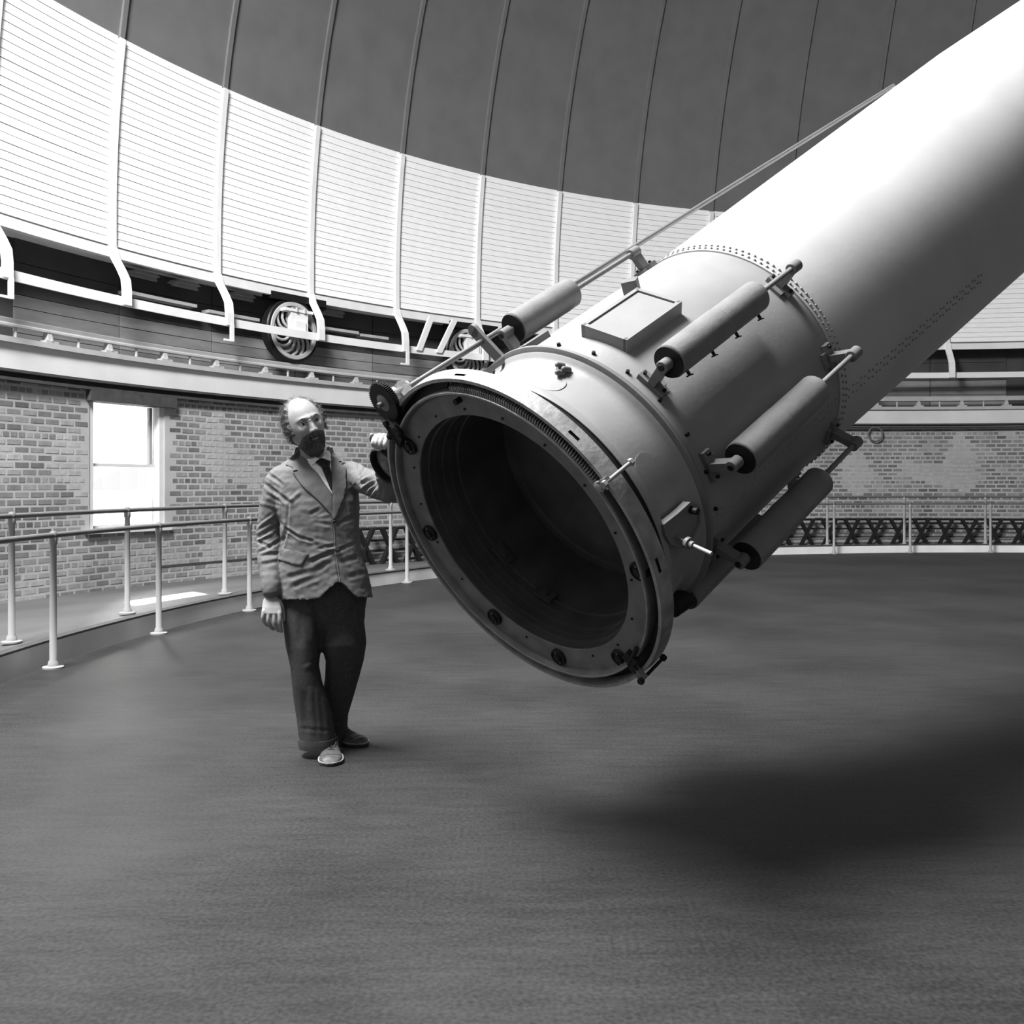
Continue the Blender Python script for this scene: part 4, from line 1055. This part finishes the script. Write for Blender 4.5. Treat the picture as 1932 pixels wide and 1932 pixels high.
def patch(name, poly, off, th, mt, parent, step=2.2, bvhs=None, soft=0, bulge=0.):
    """cloth piece: outline on the front of the figure, laid on the surface below and given thickness"""
    bvhs = bvhs or [bvh_j]
    pts = []
    for i in range(len(poly)):
        a_ = Vector(poly[i]); b_ = Vector(poly[(i+1) % len(poly)]); k_ = max(1, int((b_-a_).length/step))
        pts += [a_+(b_-a_)*j/k_ for j in range(k_)]
    nb_ = len(pts); xs = [p.x for p in pts]; ys = [p.y for p in pts]
    y = min(ys)+step*.6
    from mathutils.geometry import intersect_point_tri_2d
    def inside(x, y_):
        c = False
        for i in range(nb_):
            a_, b_ = pts[i], pts[(i+1) % nb_]
            if (a_.y > y_) != (b_.y > y_) and x < (b_.x-a_.x)*(y_-a_.y)/(b_.y-a_.y)+a_.x: c = not c
        return c
    inner = []
    while y < max(ys):
        x = min(xs)+step*.6
        while x < max(xs):
            if inside(x, y) and min((Vector((x, y))-p).length for p in pts) > step*.55: inner.append(Vector((x, y)))
            x += step
        y += step
    V2, _, F2, *_r = delaunay_2d_cdt([Vector(p) for p in pts+inner], [(i, (i+1) % nb_) for i in range(nb_)], [], 1, 1e-4)
    hit = []; last = None
    for p in V2:
        dr = (W(p.x, p.y, 4.5)-camo).normalized(); best = None
        for bv in bvhs:
            h_ = bv.ray_cast(camo, dr)
            if h_[0] is not None and (best is None or h_[3] < best): best = h_[3]
        hit.append((dr, best))
    ok = [h_[1] for h_ in hit if h_[1]]; dd = sorted(ok)[len(ok)//2] if ok else 4.7
    ds = [h_[1] if h_[1] and abs(h_[1]-dd) < .16 else None for h_ in hit]
    for i, d0 in enumerate(ds):
        if d0 is None:
            near_ = sorted(((V2[i]-V2[j]).length, ds[j]) for j in range(len(ds)) if ds[j] is not None)[:1]
            ds[i] = near_[0][1]+.002 if near_ else dd
    # relax depth a little so that pieces lie smoothly
    nbm = [[] for _ in V2]
    for f_ in F2:
        for i in range(3): nbm[f_[i]] += [f_[(i+1) % 3], f_[(i+2) % 3]]
    for _ in range(3+soft):
        ds = [.5*ds[i]+.5*sum(ds[j] for j in nbm[i])/max(1, len(nbm[i])) if nbm[i] else ds[i] for i in range(len(ds))]
    n_ = len(V2); edge_d = [min((V2[i]-p).length for p in pts) for i in range(n_)]
    out = [camo+hit[i][0]*(ds[i]-off-th*(1 if edge_d[i] > .4 else .75)-bulge*min(1, edge_d[i]/6)) for i in range(n_)]
    bk = [camo+hit[i][0]*(ds[i]-off+.012) for i in range(n_)]
    m = MB(); m.add(out+bk, [tuple(f_) for f_ in F2]+[tuple(n_+q for q in reversed(f_)) for f_ in F2])
    ed = {}
    for f_ in F2:
        for i in range(3): ed.setdefault(frozenset((f_[i], f_[(i+1) % 3])), []).append((f_[i], f_[(i+1) % 3]))
    m.add([], []); 
    for e_, l_ in ed.items():
        if len(l_) == 1: i, j = l_[0]; m.f.append((j, i, n_+i, n_+j)); m.mi.append(0)
    return mbuild(m, name, mt, parent, angle=60)
Z = lambda L: [(470+a/4.6, 740+b/4.6) for a, b in L]
both = [bvh_j, bvh_body]
shirt = patch('shirt', Z([(432, 500), (520, 640), (600, 715), (720, 880), (722, 700), (712, 590), (700, 490), (640, 520), (560, 540)]), .001, .003, M['shirt'], man, bvhs=[bvh_j], soft=6)
patch('shirt_collar', Z([(432, 488), (470, 540), (540, 634), (575, 610), (615, 577), (560, 560), (500, 528)]), .016, .006, M['shirt'], shirt, soft=6)
patch('shirt_collar', Z([(690, 478), (700, 520), (708, 596), (665, 585), (628, 572), (655, 545), (675, 510)]), .016, .006, M['shirt'], shirt, soft=6)
tie = patch('tie', Z([(628, 650), (700, 640), (716, 700), (722, 860), (705, 840), (668, 750)]), .007, .004, M['tie'], man, soft=8, bulge=.004)
patch('tie_knot', Z([(570, 605), (612, 577), (640, 572), (706, 598), (700, 640), (690, 665), (640, 662)]), .012, .006, M['tie'], tie, soft=6, bulge=.008)
patch('lapel', Z([(428, 470), (405, 520), (350, 575), (318, 630), (385, 655), (378, 700), (420, 757), (470, 822), (600, 935), (712, 1058), (724, 1108), (722, 1040), (716, 880), (600, 708), (530, 640), (445, 520)]), .004, .006, M['cloth'], jacket, bvhs=both, soft=3)
patch('lapel', Z([(690, 468), (735, 520), (790, 560), (835, 610), (800, 625), (840, 655), (838, 720), (845, 800), (815, 930), (775, 1030), (748, 1095), (726, 1108), (724, 1040), (722, 880), (716, 700), (709, 600), (700, 520)]), .004, .006, M['cloth'], jacket, bvhs=both, soft=3)
patch('pocket_flap', Z([(285, 1358), (400, 1375), (512, 1405), (485, 1455), (452, 1500), (380, 1490), (250, 1450)]), .003, .006, M['cloth'], jacket, soft=3)
patch('pocket_flap', Z([(955, 1368), (1000, 1375), (1030, 1455), (1020, 1475), (975, 1425)]), .002, .005, M['cloth'], jacket, soft=2)
patch('breast_pocket', Z([(838, 830), (942, 772), (946, 792), (842, 852)]), .001, .004, M['cloth'], jacket, soft=2)
patch('front_edge', Z([(716, 1100), (730, 1100), (748, 1200), (752, 1360), (776, 1520), (792, 1640), (785, 1655), (762, 1530), (738, 1380), (735, 1220)]), .001, .005, M['cloth'], jacket, step=1.6, soft=2)
for poly in ([(380, 680), (418, 672), (422, 684), (384, 693)], [(780, 598), (800, 594), (803, 606), (783, 610)]):
    patch('buttonhole', Z(poly), .0105, .001, M['black'], jacket, step=1.2, soft=1)
def onj(px, py, off=0.004, bv=None):
    dr = (W(px, py, 4.5)-camo).normalized(); h_ = (bv or bvh_j).ray_cast(camo, dr); return camo+dr*(h_[3]-off), dr
for a_, b_ in ((743, 1132), (776, 1378)):
    c, dr = onj(470+a_/4.6, 740+b_/4.6, .010); m = MB(); m.rev(c, -dr, [(0, .0105), (.003, .011), (.005, .009), (.0035, .006), (.0035, 0)], 18, cap=False); mbuild(m, 'button', M['tie'], jacket)
# collar standing round the neck at the back
m = MB(); rings = []
nbk = W(592, 856, 4.775)
pts = []
for q in range(19):
    t = math.radians(-28+236*q/18); pts.append(Vector((nbk.x+.083*math.cos(t), nbk.y+.068*math.sin(t), nbk.z+.012+.020*math.sin(max(0, t)) if 0 <= t <= PI else nbk.z+.010)))
for i, p in enumerate(pts):
    o_ = (p-nbk); o_.z = 0; o_.normalize(); rings.append([p+Vector((0, 0, .022)), p+o_*.009+Vector((0, 0, .020)), p+o_*.022+Vector((0, 0, -.028)), p-o_*.004+Vector((0, 0, -.030))])
m.loft(rings); mbuild(m, 'coat_collar', M['cloth'], jacket)
m = MB(); rings = []
for q in range(25):
    t = math.radians(-60+300*q/24); p = Vector((nbk.x+.070*math.cos(t), nbk.y+.058*math.sin(t), nbk.z+.012)); o_ = Vector((math.cos(t), math.sin(t), 0)); rings.append([p+Vector((0, 0, .030)), p+o_*.005+Vector((0, 0, .028)), p+o_*.008-Vector((0, 0, .03)), p-Vector((0, 0, .03))])
m.loft(rings); mbuild(m, 'collar_band', M['shirt'], shirt)
# sleeve hems
for pts, r_ in (([W(512.3, 1108, 4.65), W(512.8, 1119, 4.637)], .0475), ([W(724.6, 866, 4.262), W(723.8, 858, 4.246)], .044)):
    ax_ = (pts[1]-pts[0]); m = MB(); m.rev(pts[0], ax_, [(0, r_-.003), (.001, r_+.002), (ax_.length, r_+.002), (ax_.length+.001, r_-.008), (ax_.length-.01, r_-.012)], 28, cap=False); mbuild(m, 'cuff', M['cloth'], jacket)
